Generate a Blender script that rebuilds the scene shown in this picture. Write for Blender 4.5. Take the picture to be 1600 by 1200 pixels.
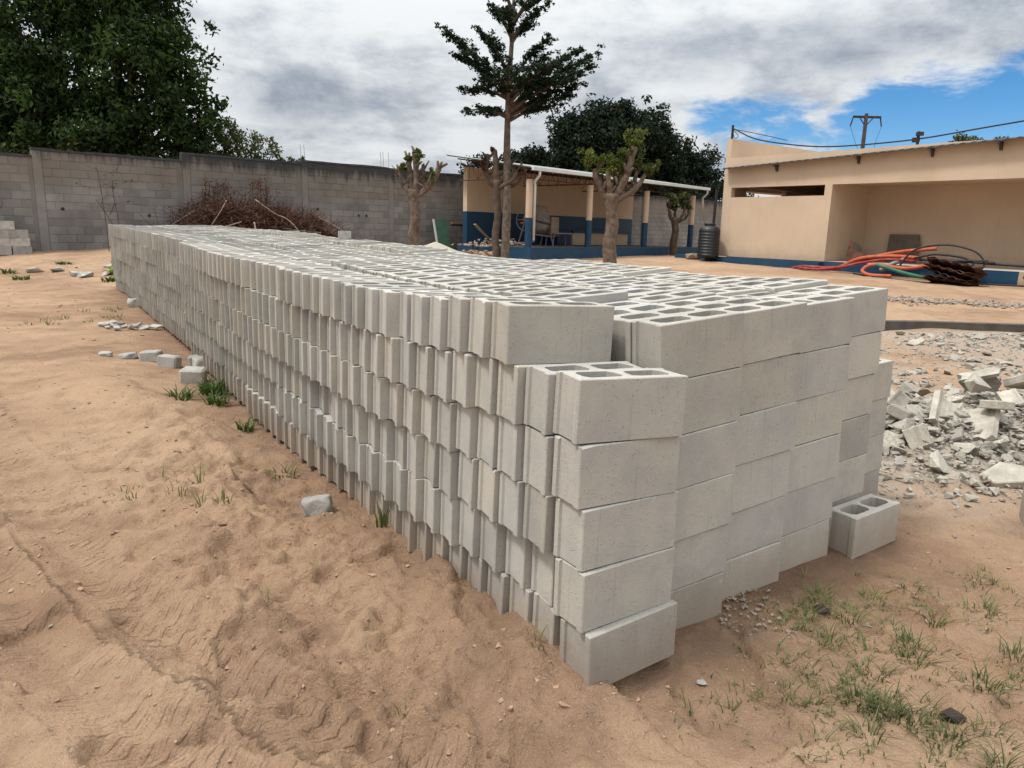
import bpy, bmesh, math, random
import numpy as np
from mathutils import Vector, Matrix, noise as mnoise

R = math.radians
scene = bpy.context.scene
for o in list(bpy.data.objects):
    bpy.data.objects.remove(o)
col = scene.collection

# ------------------------------------------------------------------ camera
PITCH, ROLL, CAM_H = R(11.9), R(1.5), 1.5
fwd = Vector((0, math.cos(PITCH), -math.sin(PITCH)))
up0 = Vector((0, math.sin(PITCH), math.cos(PITCH)))
rt0 = Vector((1, 0, 0))
rt = rt0 * math.cos(ROLL) + up0 * math.sin(ROLL)
up = -rt0 * math.sin(ROLL) + up0 * math.cos(ROLL)
cd = bpy.data.cameras.new('camera')
cam = bpy.data.objects.new('camera', cd)
col.objects.link(cam)
m = Matrix((rt, up, -fwd)).transposed().to_4x4()
m.translation = (0, 0, CAM_H)
cam.matrix_world = m
cd.sensor_width = 36
cd.lens = 36 * 1150 / 1600
cd.clip_start = 0.05
cd.clip_end = 3000
scene.camera = cam

# ------------------------------------------------------------------ light
SUN_DIR = Vector((-0.42, -0.17, 0.89)).normalized()
sd = bpy.data.lights.new('sun', 'SUN')
sd.energy = 2.6
sd.angle = R(9)
sd.color = (1.0, 0.955, 0.89)
so = bpy.data.objects.new('sun', sd)
col.objects.link(so)
so.rotation_euler = SUN_DIR.to_track_quat('Z', 'Y').to_euler()
so.location = (0, 0, 30)

scene.view_settings.view_transform = 'Standard'
scene.view_settings.look = 'None'
scene.view_settings.gamma = 1
scene.view_settings.exposure = 0.2

# ------------------------------------------------------------------ node helper
class NT:
    def __init__(s, tree):
        s.t = tree
        s.t.nodes.clear()
    def n(s, typ, ins=None, **kw):
        nd = s.t.nodes.new(typ)
        for k, v in kw.items():
            setattr(nd, k, v)
        for k, v in (ins or {}).items():
            if isinstance(v, bpy.types.NodeSocket):
                s.t.links.new(v, nd.inputs[k])
            else:
                nd.inputs[k].default_value = v
        return nd
    def math(s, op, a, b=0.0, c=0.0, clamp=False):
        nd = s.n('ShaderNodeMath', {0: a, 1: b, 2: c}, operation=op)
        nd.use_clamp = clamp
        return nd.outputs[0]
    def vm(s, op, a, b=(0, 0, 0)):
        nd = s.n('ShaderNodeVectorMath', {0: a, 1: b}, operation=op)
        return nd.outputs['Value'] if op in ('DOT_PRODUCT', 'LENGTH', 'DISTANCE') else nd.outputs[0]
    def mix(s, f, a, b, blend='MIX'):
        nd = s.n('ShaderNodeMix', data_type='RGBA', blend_type=blend)
        for i, v in ((0, f), (6, a), (7, b)):
            if isinstance(v, bpy.types.NodeSocket):
                s.t.links.new(v, nd.inputs[i])
            else:
                nd.inputs[i].default_value = v if i == 0 else (tuple(v) + (1,))[:4]
        return nd.outputs[2]
    def noise(s, vec, scale, detail=4, rough=.55, dist=0.0):
        return s.n('ShaderNodeTexNoise', {'Vector': vec, 'Scale': scale, 'Detail': detail, 'Roughness': rough, 'Distortion': dist}).outputs['Fac']
    def ramp(s, f, a, b, c=0.0, d=1.0, smooth=True):
        nd = s.n('ShaderNodeMapRange', {0: f, 1: a, 2: b, 3: c, 4: d})
        nd.interpolation_type = 'SMOOTHSTEP' if smooth else 'LINEAR'
        return nd.outputs[0]

# ------------------------------------------------------------------ sky
world = bpy.data.worlds.new('World')
scene.world = world
world.use_nodes = True
N = NT(world.node_tree)
sky = N.n('ShaderNodeTexSky', sky_type='NISHITA')
sky.sun_disc = False
sky.sun_elevation = math.asin(SUN_DIR.z)
sky.sun_rotation = math.atan2(SUN_DIR.x, SUN_DIR.y)
sky.air_density = 1.0
sky.dust_density = 0.0
sky.ozone_density = 4.0
sky.altitude = 1500
D = N.n('ShaderNodeTexCoord').outputs['Generated']
sep = N.n('ShaderNodeSeparateXYZ', {0: D})
dz = N.math('MAXIMUM', sep.outputs[2], 0.0)
den = N.math('ADD', dz, 0.16)
px = N.math('DIVIDE', sep.outputs[0], den)
py = N.math('DIVIDE', sep.outputs[1], den)
P = N.n('ShaderNodeCombineXYZ', {0: px, 1: py, 2: 0.0}).outputs[0]
def blob(d, sx, sz, warp=0.0):
    """soft mask around a sky direction, wider than tall"""
    v = N.vm('SUBTRACT', D, tuple(d))
    v = N.vm('MULTIPLY', v, (1 / sx, 1 / sx, 1 / sz))
    L = N.vm('LENGTH', v)
    if warp:
        L = N.math('ADD', L, N.math('MULTIPLY', N.math('SUBTRACT', N.noise(D, 9, 6), .5), warp))
    return N.ramp(L, 0.35, 1.15, 1.0, 0.0)
nz1 = N.noise(P, 1.15, 9, .58, .35)
nz2 = N.noise(P, .75, 8, .55, .3)
nz3 = N.noise(N.vm('ADD', P, (7.3, 2.1, 0)), 2.6, 8, .6, .2)
blue = N.math('MAXIMUM', blob((.53, .84, .120), .30, .10, .45), N.math('MULTIPLY', blob((.31, .94, .135), .16, .075, .6), .62))
cov = N.math('SUBTRACT', N.math('ADD', nz1, .34), N.math('MULTIPLY', blue, .74))
wisp = N.noise(N.vm('MULTIPLY', D, (1, 1, 3.2)), 7.5, 9, .66, .6)
cov = N.math('ADD', cov, N.math('MULTIPLY', N.math('SUBTRACT', nz3, .5), .45))
cov = N.math('ADD', cov, N.math('MULTIPLY', N.math('SUBTRACT', wisp, .5), .75))
dens = N.ramp(cov, .31, .55)
nz4 = N.noise(N.vm('MULTIPLY', D, (1, 1, 2.4)), 7.0, 10, .62, .15)
tone = N.math('ADD', N.math('ADD', N.math('MULTIPLY', nz2, .6), N.math('MULTIPLY', nz3, .35)), N.math('MULTIPLY', nz4, .8))
bright = N.ramp(tone, .62, .98)
dark = N.math('MAXIMUM', blob((-.262, .953, .150), .105, .040, .7), N.math('MULTIPLY', blob((.33, .92, .215), .26, .045, .8), .6))
dark = N.math('MULTIPLY', dark, N.ramp(N.noise(D, 13, 7, .62), .25, .7, .35, 1.0))
bright = N.math('MULTIPLY', bright, N.math('SUBTRACT', 1.0, N.math('MULTIPLY', dark, .62)))
bright = N.math('SUBTRACT', bright, N.math('MULTIPLY', dark, .22), clamp=True)
ccol = N.mix(bright, (.35, .40, .475), (.865, .895, .915))
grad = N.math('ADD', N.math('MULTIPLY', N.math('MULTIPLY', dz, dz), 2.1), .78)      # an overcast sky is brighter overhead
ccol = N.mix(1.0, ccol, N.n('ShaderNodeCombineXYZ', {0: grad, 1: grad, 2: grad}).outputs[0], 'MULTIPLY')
sat = N.n('ShaderNodeHueSaturation', {'Saturation': 1.32, 'Value': 1.0, 'Color': sky.outputs[0]})
bg_sky = N.n('ShaderNodeBackground', {'Color': sat.outputs[0], 'Strength': 0.105})
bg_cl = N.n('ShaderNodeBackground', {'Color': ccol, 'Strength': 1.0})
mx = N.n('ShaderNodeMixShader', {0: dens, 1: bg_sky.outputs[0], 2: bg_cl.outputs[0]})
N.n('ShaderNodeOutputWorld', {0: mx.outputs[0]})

# ------------------------------------------------------------------ materials
MATS = {}
def finish(N, color, rough, bump=None, bstr=.3, bdist=.01, metal=0.0, spec=.3, extra=None):
    ins = {'Base Color': color, 'Roughness': rough, 'Metallic': metal, 'Specular IOR Level': spec}
    if bump is not None:
        ins['Normal'] = N.n('ShaderNodeBump', {'Height': bump, 'Strength': bstr, 'Distance': bdist}).outputs[0]
    b = N.n('ShaderNodeBsdfPrincipled', ins)
    for k, v in (extra or {}).items():
        b.inputs[k].default_value = v
    N.n('ShaderNodeOutputMaterial', {0: b.outputs[0]})
def newmat(name):
    mt = bpy.data.materials.new(name)
    mt.use_nodes = True
    MATS[name] = mt
    return mt, NT(mt.node_tree)
def c4(c, k=1.0):
    return tuple(min(1, x * k) for x in c)
def plain(name, c, rough=.8, var=.18, scale=5, bscale=80, bstr=.25, rnd=.0, metal=0.0, spec=.3, dirt=None, coord='Object'):
    """painted / stained surface: two-scale tone variation, optional dirt patches, fine bump"""
    mt, N = newmat(name)
    co = N.n('ShaderNodeTexCoord').outputs[coord]
    if rnd:
        oi = N.n('ShaderNodeObjectInfo').outputs['Random']
        co = N.vm('ADD', co, N.n('ShaderNodeCombineXYZ', {0: N.math('MULTIPLY', oi, 37.0), 1: N.math('MULTIPLY', oi, 91.0), 2: 0.0}).outputs[0])
    f = N.noise(co, scale, 6, .6)
    cc = N.mix(N.ramp(f, .3, .7), c4(c, 1 - var), c4(c, 1 + var))
    f2 = N.noise(co, bscale, 4, .6)
    cc = N.mix(.25, cc, N.mix(f2, c4(c, .75), c4(c, 1.25)))
    if rnd:
        k = N.math('ADD', N.math('MULTIPLY', oi, rnd * 2), 1 - rnd)
        cc = N.mix(1.0, cc, N.n('ShaderNodeCombineXYZ', {0: k, 1: k, 2: k}).outputs[0], 'MULTIPLY')
    if dirt:
        cc = N.mix(N.math('MULTIPLY', N.ramp(N.noise(co, scale * .6, 8, .65), .5, .72), dirt[1]), cc, dirt[0])
    finish(N, cc, rough, f2, bstr, .01, metal, spec)
    return mt

def concrete_mat(name, per_object):
    mt, N = newmat(name)
    co = N.n('ShaderNodeTexCoord').outputs['Object']
    if per_object:
        oi = N.n('ShaderNodeObjectInfo').outputs['Random']
        off = N.n('ShaderNodeCombineXYZ', {0: N.math('MULTIPLY', oi, 53.0), 1: N.math('MULTIPLY', oi, 17.0), 2: N.math('MULTIPLY', oi, 29.0)}).outputs[0]
        co = N.vm('ADD', co, off)
        r = oi
    else:
        r = N.n('ShaderNodeAttribute', attribute_name='tone').outputs['Fac']
    hue = N.math('FRACT', N.math('MULTIPLY', r, 7.31))
    base = N.mix(hue, (.46, .425, .36), (.42, .405, .37))
    big = N.noise(co, 5, 5, .6)
    base = N.mix(N.ramp(big, .38, .68), base, N.mix(.5, base, (.30, .295, .29)))
    # vertical drag marks from the mould
    st = N.noise(N.vm('MULTIPLY', co, (1, 1, .035)), 75, 3, .5)
    base = N.mix(N.math('MULTIPLY', N.ramp(st, .60, .74), .35), base, (.25, .24, .215))
    grain = N.noise(co, 260, 3, .7)
    base = N.mix(N.math('MULTIPLY', N.ramp(grain, .35, .7), .30), base, (.30, .285, .255))
    pale = N.noise(co, 14, 6, .7)
    base = N.mix(N.math('MULTIPLY', N.ramp(pale, .62, .78), .4), base, (.56, .55, .52))
    # sand splashed and damp wicked up the lowest course
    wz = N.n('ShaderNodeSeparateXYZ', {0: N.n('ShaderNodeNewGeometry').outputs['Position']}).outputs[2]
    spl = N.math('MULTIPLY', N.ramp(N.math('ADD', wz, N.math('MULTIPLY', pale, .26)), .20, .46, 1.0, 0.0), .6)
    base = N.mix(spl, base, (.30, .225, .16))
    vor = N.n('ShaderNodeTexVoronoi', {'Vector': co, 'Scale': 95.0})
    pit = N.math('MULTIPLY', N.ramp(vor.outputs['Distance'], .10, .24, 1, 0), N.ramp(N.noise(co, 30, 3), .48, .62))
    base = N.mix(N.math('MULTIPLY', pit, .55), base, (.15, .14, .125))
    k = N.math('ADD', N.math('MULTIPLY', r, .24), .84)
    base = N.mix(1.0, base, N.n('ShaderNodeCombineXYZ', {0: k, 1: k, 2: k}).outputs[0], 'MULTIPLY')
    h = N.math('ADD', N.math('MULTIPLY', grain, .6), N.math('MULTIPLY', st, .5))
    h = N.math('ADD', h, N.math('MULTIPLY', N.noise(co, 60, 4, .65), .8))
    h = N.math('SUBTRACT', h, N.math('MULTIPLY', pit, 1.2))
    finish(N, base, .93, h, .6, .004, spec=.15)
    return mt
concrete_mat('block_concrete', True)
concrete_mat('block_concrete_joined', False)

def sand_mat():
    mt, N = newmat('sand')
    co = N.n('ShaderNodeTexCoord').outputs['Object']
    a = N.noise(co, .55, 7, .62)
    b = N.noise(co, 4.5, 6, .65)
    c = N.noise(co, 420, 2, .7)
    base = N.mix(N.ramp(a, .34, .66), (.385, .236, .140), (.52, .350, .220))
    base = N.mix(N.math('MULTIPLY', N.ramp(b, .42, .72), .6), base, (.235, .138, .083))
    base = N.mix(N.math('MULTIPLY', N.ramp(N.noise(co, 1.7, 7, .7), .55, .75), .5), base, (.49, .35, .245))
    # damp soil, the pile's soft shadow painted at its foot, and grey rubble dust (vertex masks)
    damp_shade = N.n('ShaderNodeAttribute', attribute_name='damp_shade').outputs['Fac']
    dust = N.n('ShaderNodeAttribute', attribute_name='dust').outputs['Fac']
    base = N.mix(N.math('MULTIPLY', damp_shade, N.ramp(b, .25, .6, .55, 1.0)), base, (.155, .082, .048))
    base = N.mix(N.math('MULTIPLY', dust, N.ramp(N.noise(co, 6, 6, .7), .3, .6, .35, .95)), base, (.40, .345, .285))
    base = N.mix(N.ramp(c, .25, .8), N.mix(.42, base, (.06, .035, .02)), N.mix(.26, base, (.62, .47, .35)))
    # small dark bits
    v = N.n('ShaderNodeTexVoronoi', {'Vector': co, 'Scale': 26.0})
    base = N.mix(N.math('MULTIPLY', N.ramp(v.outputs['Distance'], .05, .12, 1, 0), N.ramp(N.noise(co, 3, 3), .5, .62)), base, (.12, .075, .05))
    # tyre tread relief
    tk = N.n('ShaderNodeAttribute', attribute_name='track')
    ts = N.n('ShaderNodeSeparateXYZ', {0: tk.outputs['Vector']})
    s_, t_, w_ = ts.outputs[0], ts.outputs[1], ts.outputs[2]
    at = N.math('ABSOLUTE', t_)
    ph = N.math('ADD', N.math('MULTIPLY', s_, 165.0), N.math('MULTIPLY', at, 7.5))
    ph = N.math('ADD', ph, N.math('MULTIPLY', N.noise(co, 14, 3), 1.3))
    lug = N.ramp(N.math('SINE', ph), -.6, .7)
    tread = N.math('MULTIPLY', N.math('MULTIPLY', lug, w_), N.ramp(N.noise(co, 3.5, 5, .7), .36, .56))
    h = N.math('ADD', N.math('MULTIPLY', c, .10), N.math('MULTIPLY', N.noise(co, 90, 5, .7), .45))
    h = N.math('ADD', h, N.math('MULTIPLY', N.noise(co, 42, 5, .7), .8))
    h = N.math('ADD', h, N.math('MULTIPLY', N.noise(co, 15, 5, .65), .8))
    h = N.math('ADD', h, N.math('MULTIPLY', tread, .45))
    finish(N, base, .97, h, 1.0, .024, spec=.06)
sand_mat()

def wall_mat(name, c, per_object=True, pattern=False):
    mt, N = newmat(name)
    tc = N.n('ShaderNodeTexCoord').outputs['Object']
    pos = N.n('ShaderNodeNewGeometry').outputs['Position']
    f = N.noise(pos, 1.1, 8, .65)
    base = N.mix(N.ramp(f, .3, .7), c4(c, .72), c4(c, 1.28))
    g = N.noise(pos, 45, 4, .7)
    base = N.mix(.35, base, N.mix(g, c4(c, .6), c4(c, 1.4)))
    if per_object:
        oi = N.n('ShaderNodeObjectInfo').outputs['Random']
        k = N.math('ADD', N.math('MULTIPLY', oi, .36), .82)
        base = N.mix(1.0, base, N.n('ShaderNodeCombineXYZ', {0: k, 1: k, 2: k}).outputs[0], 'MULTIPLY')
    h = g
    if pattern:
        br = N.n('ShaderNodeTexBrick', {'Vector': N.n('ShaderNodeMapping', {0: tc, 2: (R(90), 0, 0)}).outputs[0], 'Scale': 1.0, 'Mortar Size': .012, 'Brick Width': .4, 'Row Height': .2, 'Color1': (.9, .9, .9, 1), 'Color2': (1.1, 1.1, 1.1, 1), 'Mortar': (.6, .6, .6, 1)})
        base = N.mix(1.0, base, br.outputs['Color'], 'MULTIPLY')
    # black mould: streaks running down from the top of the wall
    z = N.n('ShaderNodeSeparateXYZ', {0: pos}).outputs[2]
    st = N.noise(N.vm('MULTIPLY', pos, (1, 1, .16)), 5.0, 6, .7)
    lim = N.math('ADD', N.math('MULTIPLY', st, 1.0), 2.46)
    mould = N.ramp(N.math('SUBTRACT', z, lim), -.12, .26)
    warm = N.ramp(N.math('SUBTRACT', z, 2.1), -.1, .5)
    base = N.mix(N.math('MULTIPLY', warm, .6), base, c4((c[0] * .95, c[1] * .84, c[2] * .72)))
    base = N.mix(N.math('MULTIPLY', mould, .85), base, (.030, .030, .033))
    finish(N, base, .95, h, .5, .012, spec=.1)
wall_mat('wall_block', (.19, .182, .172))
wall_mat('wall_mortar', (.165, .157, .147), False)
wall_mat('wall_pier', (.195, .187, .178), False)
wall_mat('wall_far', (.185, .175, .165), False, True)
plain('wall_coping', (.042, .042, .046), .95, .4, 3, 40, .5)

def paint(name, c, dirt, base_c):
    mt, N = newmat(name)
    pos = N.n('ShaderNodeNewGeometry').outputs['Position']
    f = N.noise(pos, .8, 7, .6); g = N.noise(pos, 60, 4, .6)
    cc = N.mix(N.ramp(f, .3, .7), c4(c, .93), c4(c, 1.05))
    st = N.noise(N.vm('MULTIPLY', pos, (1, 1, .07)), 6.5, 6, .7)
    cc = N.mix(N.math('MULTIPLY', N.ramp(st, .56, .74), .38), cc, dirt)
    cc = N.mix(N.math('MULTIPLY', N.ramp(N.noise(pos, 2.4, 8, .7), .58, .74), .30), cc, dirt)
    z = N.n('ShaderNodeSeparateXYZ', {0: pos}).outputs[2]
    low = N.ramp(N.math('ADD', z, N.math('MULTIPLY', N.noise(pos, 4, 6, .7), .7)), 1.0, 1.55, 1.0, 0.0)
    cc = N.mix(N.math('MULTIPLY', low, .5), cc, base_c)
    finish(N, cc, .86, N.math('ADD', g, N.math('MULTIPLY', f, 2.0)), .15, .01, spec=.2)
paint('beige_paint', (.53, .408, .296), (.36, .27, .19), (.34, .23, .15))
plain('blue_paint', (.012, .050, .100), .6, .14, 1.2, 90, .12, dirt=((.045, .075, .105), .5))
plain('roof_sheet', (.24, .29, .28), .5, .15, 2, 60, .15, spec=.5)
plain('gutter_white', (.58, .59, .57), .5, .08, 3, 60, .05)
plain('rust_truss', (.10, .055, .04), .8, .3, 5, 70, .2)
plain('rusty_sheet', (.075, .032, .022), .85, .45, 9, 60, .4, dirt=((.16, .085, .05), .6), rnd=.3)
plain('black_plastic', (.006, .0065, .009), .5, .1, 3, 60, .05, spec=.5)
plain('black_cable', (.02, .02, .021), .55, .2, 4, 60, .1)
plain('orange_hose', (.40, .085, .038), .6, .2, 6, 60, .08, dirt=((.36, .22, .14), .5))
plain('red_hose', (.24, .03, .03), .6, .2, 6, 60, .08, dirt=((.25, .14, .1), .5))
plain('green_pipe', (.025, .12, .07), .55, .15, 5, 60, .06, dirt=((.17, .17, .12), .4))
plain('dark_strip', (.06, .052, .05), .75, .35, 4, 50, .2)
plain('kerb_concrete', (.075, .066, .055), .95, .35, 4, 45, .5)
plain('rubble', (.335, .305, .255), .95, .3, 9, 55, .6, rnd=.26)
plain('rubble_dust', (.27, .225, .18), .97, .3, 9, 60, .5)
plain('stone_grey', (.33, .315, .285), .95, .25, 9, 50, .6, rnd=.2)
plain('white_sand', (.40, .36, .30), .97, .12, 3, 120, .3)
plain('bark_pale', (.115, .092, .072), .95, .5, 9, 26, 1.0)
plain('bark_red', (.125, .092, .068), .95, .5, 9, 26, 1.0)
plain('bark_dark', (.085, .06, .045), .95, .4, 6, 40, .8)
plain('twig_brown', (.085, .047, .034), .95, .45, 1.5, 30, .3)
plain('twig_pale', (.26, .20, .155), .9, .25, 5, 40, .3)
plain('wood_pole', (.035, .028, .026), .9, .3, 6, 40, .3)
plain('steel_grey', (.22, .22, .215), .6, .25, 6, 60, .2)
plain('mixer_drum', (.17, .15, .12), .75, .3, 5, 60, .3, dirt=((.34, .31, .27), .6))
plain('mixer_red', (.36, .14, .10), .75, .3, 6, 60, .3)
plain('mixer_box', (.26, .20, .15), .8, .25, 5, 60, .3)
plain('crate_blue', (.012, .02, .07), .5, .15, 4, 60, .1)
plain('green_board', (.06, .14, .09), .7, .2, 4, 60, .2)
plain('plank', (.24, .185, .125), .9, .3, 6, 40, .4)
plain('brown_board', (.14, .115, .09), .85, .2, 4, 60, .2)
plain('floor_screed', (.45, .40, .34), .95, .2, 2, 60, .3)
plain('dark_inside', (.03, .028, .026), .95, .1, 3, 40, .1)
plain('soil_clod', (.31, .20, .125), .97, .3, 8, 60, .7)
plain('dark_litter', (.04, .028, .022), .95, .4, 9, 50, .5)

def leaf_mat(name, c, c2, rough=.55, trans=.25):
    mt, N = newmat(name)
    g = N.n('ShaderNodeNewGeometry')
    r = g.outputs['Random Per Island']
    pos = g.outputs['Position']
    cc = N.mix(r, c, c2)
    big = N.noise(pos, .8, 4, .6)
    k = N.ramp(big, .3, .7, .7, 1.3)
    cc = N.mix(1.0, cc, N.n('ShaderNodeCombineXYZ', {0: k, 1: k, 2: k}).outputs[0], 'MULTIPLY')
    p = N.n('ShaderNodeBsdfPrincipled', {'Base Color': cc, 'Roughness': rough, 'Specular IOR Level': .14})
    t = N.n('ShaderNodeBsdfTranslucent', {'Color': N.mix(1.0, cc, (1.3, 1.5, .6), 'MULTIPLY')})
    mxs = N.n('ShaderNodeMixShader', {0: trans, 1: p.outputs[0], 2: t.outputs[0]})
    N.n('ShaderNodeOutputMaterial', {0: mxs.outputs[0]})
leaf_mat('leaf_mango', (.007, .018, .008), (.048, .078, .020), .65)
leaf_mat('leaf_dark', (.007, .013, .009), (.020, .032, .017), .7, .15)
leaf_mat('leaf_tall', (.007, .016, .010), (.022, .038, .017), .7, .2)
leaf_mat('leaf_olive', (.045, .065, .014), (.13, .15, .035))
leaf_mat('leaf_bush', (.028, .045, .014), (.085, .095, .03))
leaf_mat('grass_blade', (.04, .075, .022), (.19, .19, .085), .6, .3)
leaf_mat('weed_leaf', (.03, .06, .018), (.085, .13, .04), .55, .3)
leaf_mat('fresh_leaf', (.12, .25, .03), (.26, .42, .06), .5, .35)
leaf_mat('dry_leaf', (.055, .030, .022), (.115, .062, .042), .9, .1)

# ------------------------------------------------------------------ mesh builder
class MB:
    def __init__(s):
        s.v = []; s.f = []
    def add(s, verts, faces):
        b = len(s.v)
        s.v += [tuple(p) for p in verts]
        s.f += [tuple(i + b for i in f) for f in faces]
        return s
    def box(s, x0, x1, y0, y1, z0, z1):
        v = [(x, y, z) for z in (z0, z1) for y in (y0, y1) for x in (x0, x1)]
        return s.add(v, [(0, 2, 3, 1), (4, 5, 7, 6), (0, 1, 5, 4), (2, 6, 7, 3), (0, 4, 6, 2), (1, 3, 7, 5)])
    def prism(s, poly, z0, z1):
        n = len(poly)
        v = [(x, y, z0) for x, y in poly] + [(x, y, z1) for x, y in poly]
        f = [tuple(reversed(range(n))), tuple(range(n, 2 * n))] + [(i, (i + 1) % n, n + (i + 1) % n, n + i) for i in range(n)]
        return s.add(v, f)
    def tube(s, pts, r, sides=8, cap=True, jit=0.0, jf=9.0):
        pts = [Vector(p) for p in pts]
        rs = r if isinstance(r, (list, tuple)) else [r] * len(pts)
        v = []; f = []
        ref = None
        for i, p in enumerate(pts):
            t = (pts[min(i + 1, len(pts) - 1)] - pts[max(i - 1, 0)])
            t = t.normalized() if t.length > 1e-9 else Vector((0, 0, 1))
            if ref is None:
                ref = Vector((1, 0, 0)) if abs(t.x) < .8 else Vector((0, 1, 0))
            a = (ref - t * ref.dot(t)).normalized()
            ref = a
            b = t.cross(a)
            for k in range(sides):
                th = 2 * math.pi * k / sides
                w = a * math.cos(th) + b * math.sin(th)
                k_ = 1.0 + (jit * mnoise.noise((p + w * rs[i]) * jf) + jit * .6 * mnoise.noise((p + w * rs[i]) * jf * 2.7) if jit else 0.0)
                v.append(p + w * (rs[i] * k_))
        for i in range(len(pts) - 1):
            for k in range(sides):
                k2 = (k + 1) % sides
                f.append((i * sides + k, i * sides + k2, (i + 1) * sides + k2, (i + 1) * sides + k))
        if cap:
            f.append(tuple(reversed(range(sides))))
            f.append(tuple((len(pts) - 1) * sides + k for k in range(sides)))
        return s.add(v, f)
    def lathe(s, prof, c=(0, 0, 0), axis=(0, 0, 1), sides=20):
        ax = Vector(axis).normalized()
        a = ax.orthogonal().normalized()
        b = ax.cross(a)
        c = Vector(c)
        v = []; f = []
        for (r, h) in prof:
            for k in range(sides):
                th = 2 * math.pi * k / sides
                v.append(c + ax * h + (a * math.cos(th) + b * math.sin(th)) * r)
        for i in range(len(prof) - 1):
            for k in range(sides):
                k2 = (k + 1) % sides
                f.append((i * sides + k, i * sides + k2, (i + 1) * sides + k2, (i + 1) * sides + k))
        f.append(tuple(reversed(range(sides))))
        f.append(tuple((len(prof) - 1) * sides + k for k in range(sides)))
        return s.add(v, f)
    def mesh(s, name, mat, smooth=False):
        me = bpy.data.meshes.new(name)
        me.from_pydata(s.v, [], s.f)
        me.materials.append(MATS[mat])
        if smooth:
            me.polygons.foreach_set('use_smooth', [True] * len(me.polygons))
        me.update()
        return me
    def build(s, name, mat, parent=None, smooth=False, bevel=0):
        me = s.mesh(name, mat, smooth)
        if bevel:
            bm = bmesh.new(); bm.from_mesh(me)
            bmesh.ops.bevel(bm, geom=bm.edges[:], offset=bevel, segments=2, affect='EDGES', profile=.6)
            bm.to_mesh(me); bm.free()
        return link(name, me, parent)

def link(name, me, parent=None, loc=None, rz=None):
    o = bpy.data.objects.new(name, me)
    col.objects.link(o)
    if parent:
        o.parent = parent
    if loc is not None:
        o.location = loc
    if rz is not None:
        o.rotation_euler = (0, 0, rz)
    return o
def tag(o, label=None, cat=None, group=None, kind=None):
    for k, v in (('label', label), ('category', cat), ('group', group), ('kind', kind)):
        if v:
            o[k] = v
    return o
def thing(name, label, cat, loc=(0, 0, 0), rz=0, group=None):
    o = link(name, None, None, loc, rz)
    o.empty_display_size = .2
    return tag(o, label, cat, group)
def spline(pts, n=8):
    """Catmull-Rom through the points"""
    P = [Vector(p) for p in pts]
    P = [P[0] * 2 - P[1]] + P + [P[-1] * 2 - P[-2]]
    out = []
    for i in range(1, len(P) - 2):
        for k in range(n):
            t = k / n
            a, b, c, d = P[i - 1], P[i], P[i + 1], P[i + 2]
            out.append(.5 * ((2 * b) + (c - a) * t + (2 * a - 5 * b + 4 * c - d) * t * t + (3 * b - a - 3 * c + d) * t ** 3))
    out.append(P[-2])
    return out
def from_np(name, V, F, mat, smooth=False):
    """V (n,3), F (m,3 or 4) numpy -> mesh"""
    me = bpy.data.meshes.new(name)
    nv, nf, k = len(V), len(F), F.shape[1]
    me.vertices.add(nv); me.vertices.foreach_set('co', np.ascontiguousarray(V, dtype=np.float32).ravel())
    me.loops.add(nf * k); me.loops.foreach_set('vertex_index', np.ascontiguousarray(F, dtype=np.int32).ravel())
    me.polygons.add(nf)
    me.polygons.foreach_set('loop_start', np.arange(0, nf * k, k, dtype=np.int32))
    me.polygons.foreach_set('loop_total', np.full(nf, k, dtype=np.int32))
    me.polygons.foreach_set('use_smooth', np.full(nf, bool(smooth)))
    me.materials.append(MATS[mat])
    me.update(calc_edges=True)
    return me

# ------------------------------------------------------------------ ground
def hash2(ix, iy, seed):
    h = (ix.astype(np.int64) * 374761393 + iy.astype(np.int64) * 668265263 + seed * 1442695041) & 0xffffffff
    h = ((h ^ (h >> 13)) * 1274126177) & 0xffffffff
    return ((h ^ (h >> 16)) & 0xffff) / 65535.0
def vn(x, y, seed=0):
    ix, iy = np.floor(x), np.floor(y)
    fx, fy = x - ix, y - iy
    fx = fx * fx * fx * (fx * (fx * 6 - 15) + 10); fy = fy * fy * fy * (fy * (fy * 6 - 15) + 10)
    a, b = hash2(ix, iy, seed), hash2(ix + 1, iy, seed)
    c, d = hash2(ix, iy + 1, seed), hash2(ix + 1, iy + 1, seed)
    return (a * (1 - fx) + b * fx) * (1 - fy) + (c * (1 - fx) + d * fx) * fy * 1.0
def fbm(x, y, seed=0, oct=4, gain=.5):
    s = 0; a = 1; t = 0
    for i in range(oct):
        cs, sn = math.cos(.6 * i), math.sin(.6 * i)
        s = s + a * vn((x * cs - y * sn) * 2 ** i, (x * sn + y * cs) * 2 ** i, seed + i); t += a; a *= gain
    return s / t - .5
O2 = np.array([.23, 2.10]); DL = np.array([-.5508, .8346]); DE = np.array([.8346, .5508])
TRACKS = [np.array([(-5.6, 7.4), (-4.3, 5.7), (-3.34, 4.61), (-2.79, 4.04), (-2.01, 3.15), (-1.36, 2.55), (-.79, 2.1), (-.33, 1.79), (.3, 1.45), (1.2, 1.1)]),
          np.array([(-6.6, 6.9), (-4.9, 5.0), (-3.4, 3.9), (-2.3, 2.95), (-1.55, 2.28), (-1.0, 1.86), (-.5, 1.5), (.2, 1.2)])]
TRK = []
for tr in TRACKS:
    TRK.append(np.array([tuple(p)[:2] for p in spline([(a, b, 0) for a, b in tr], 6)]))
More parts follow.
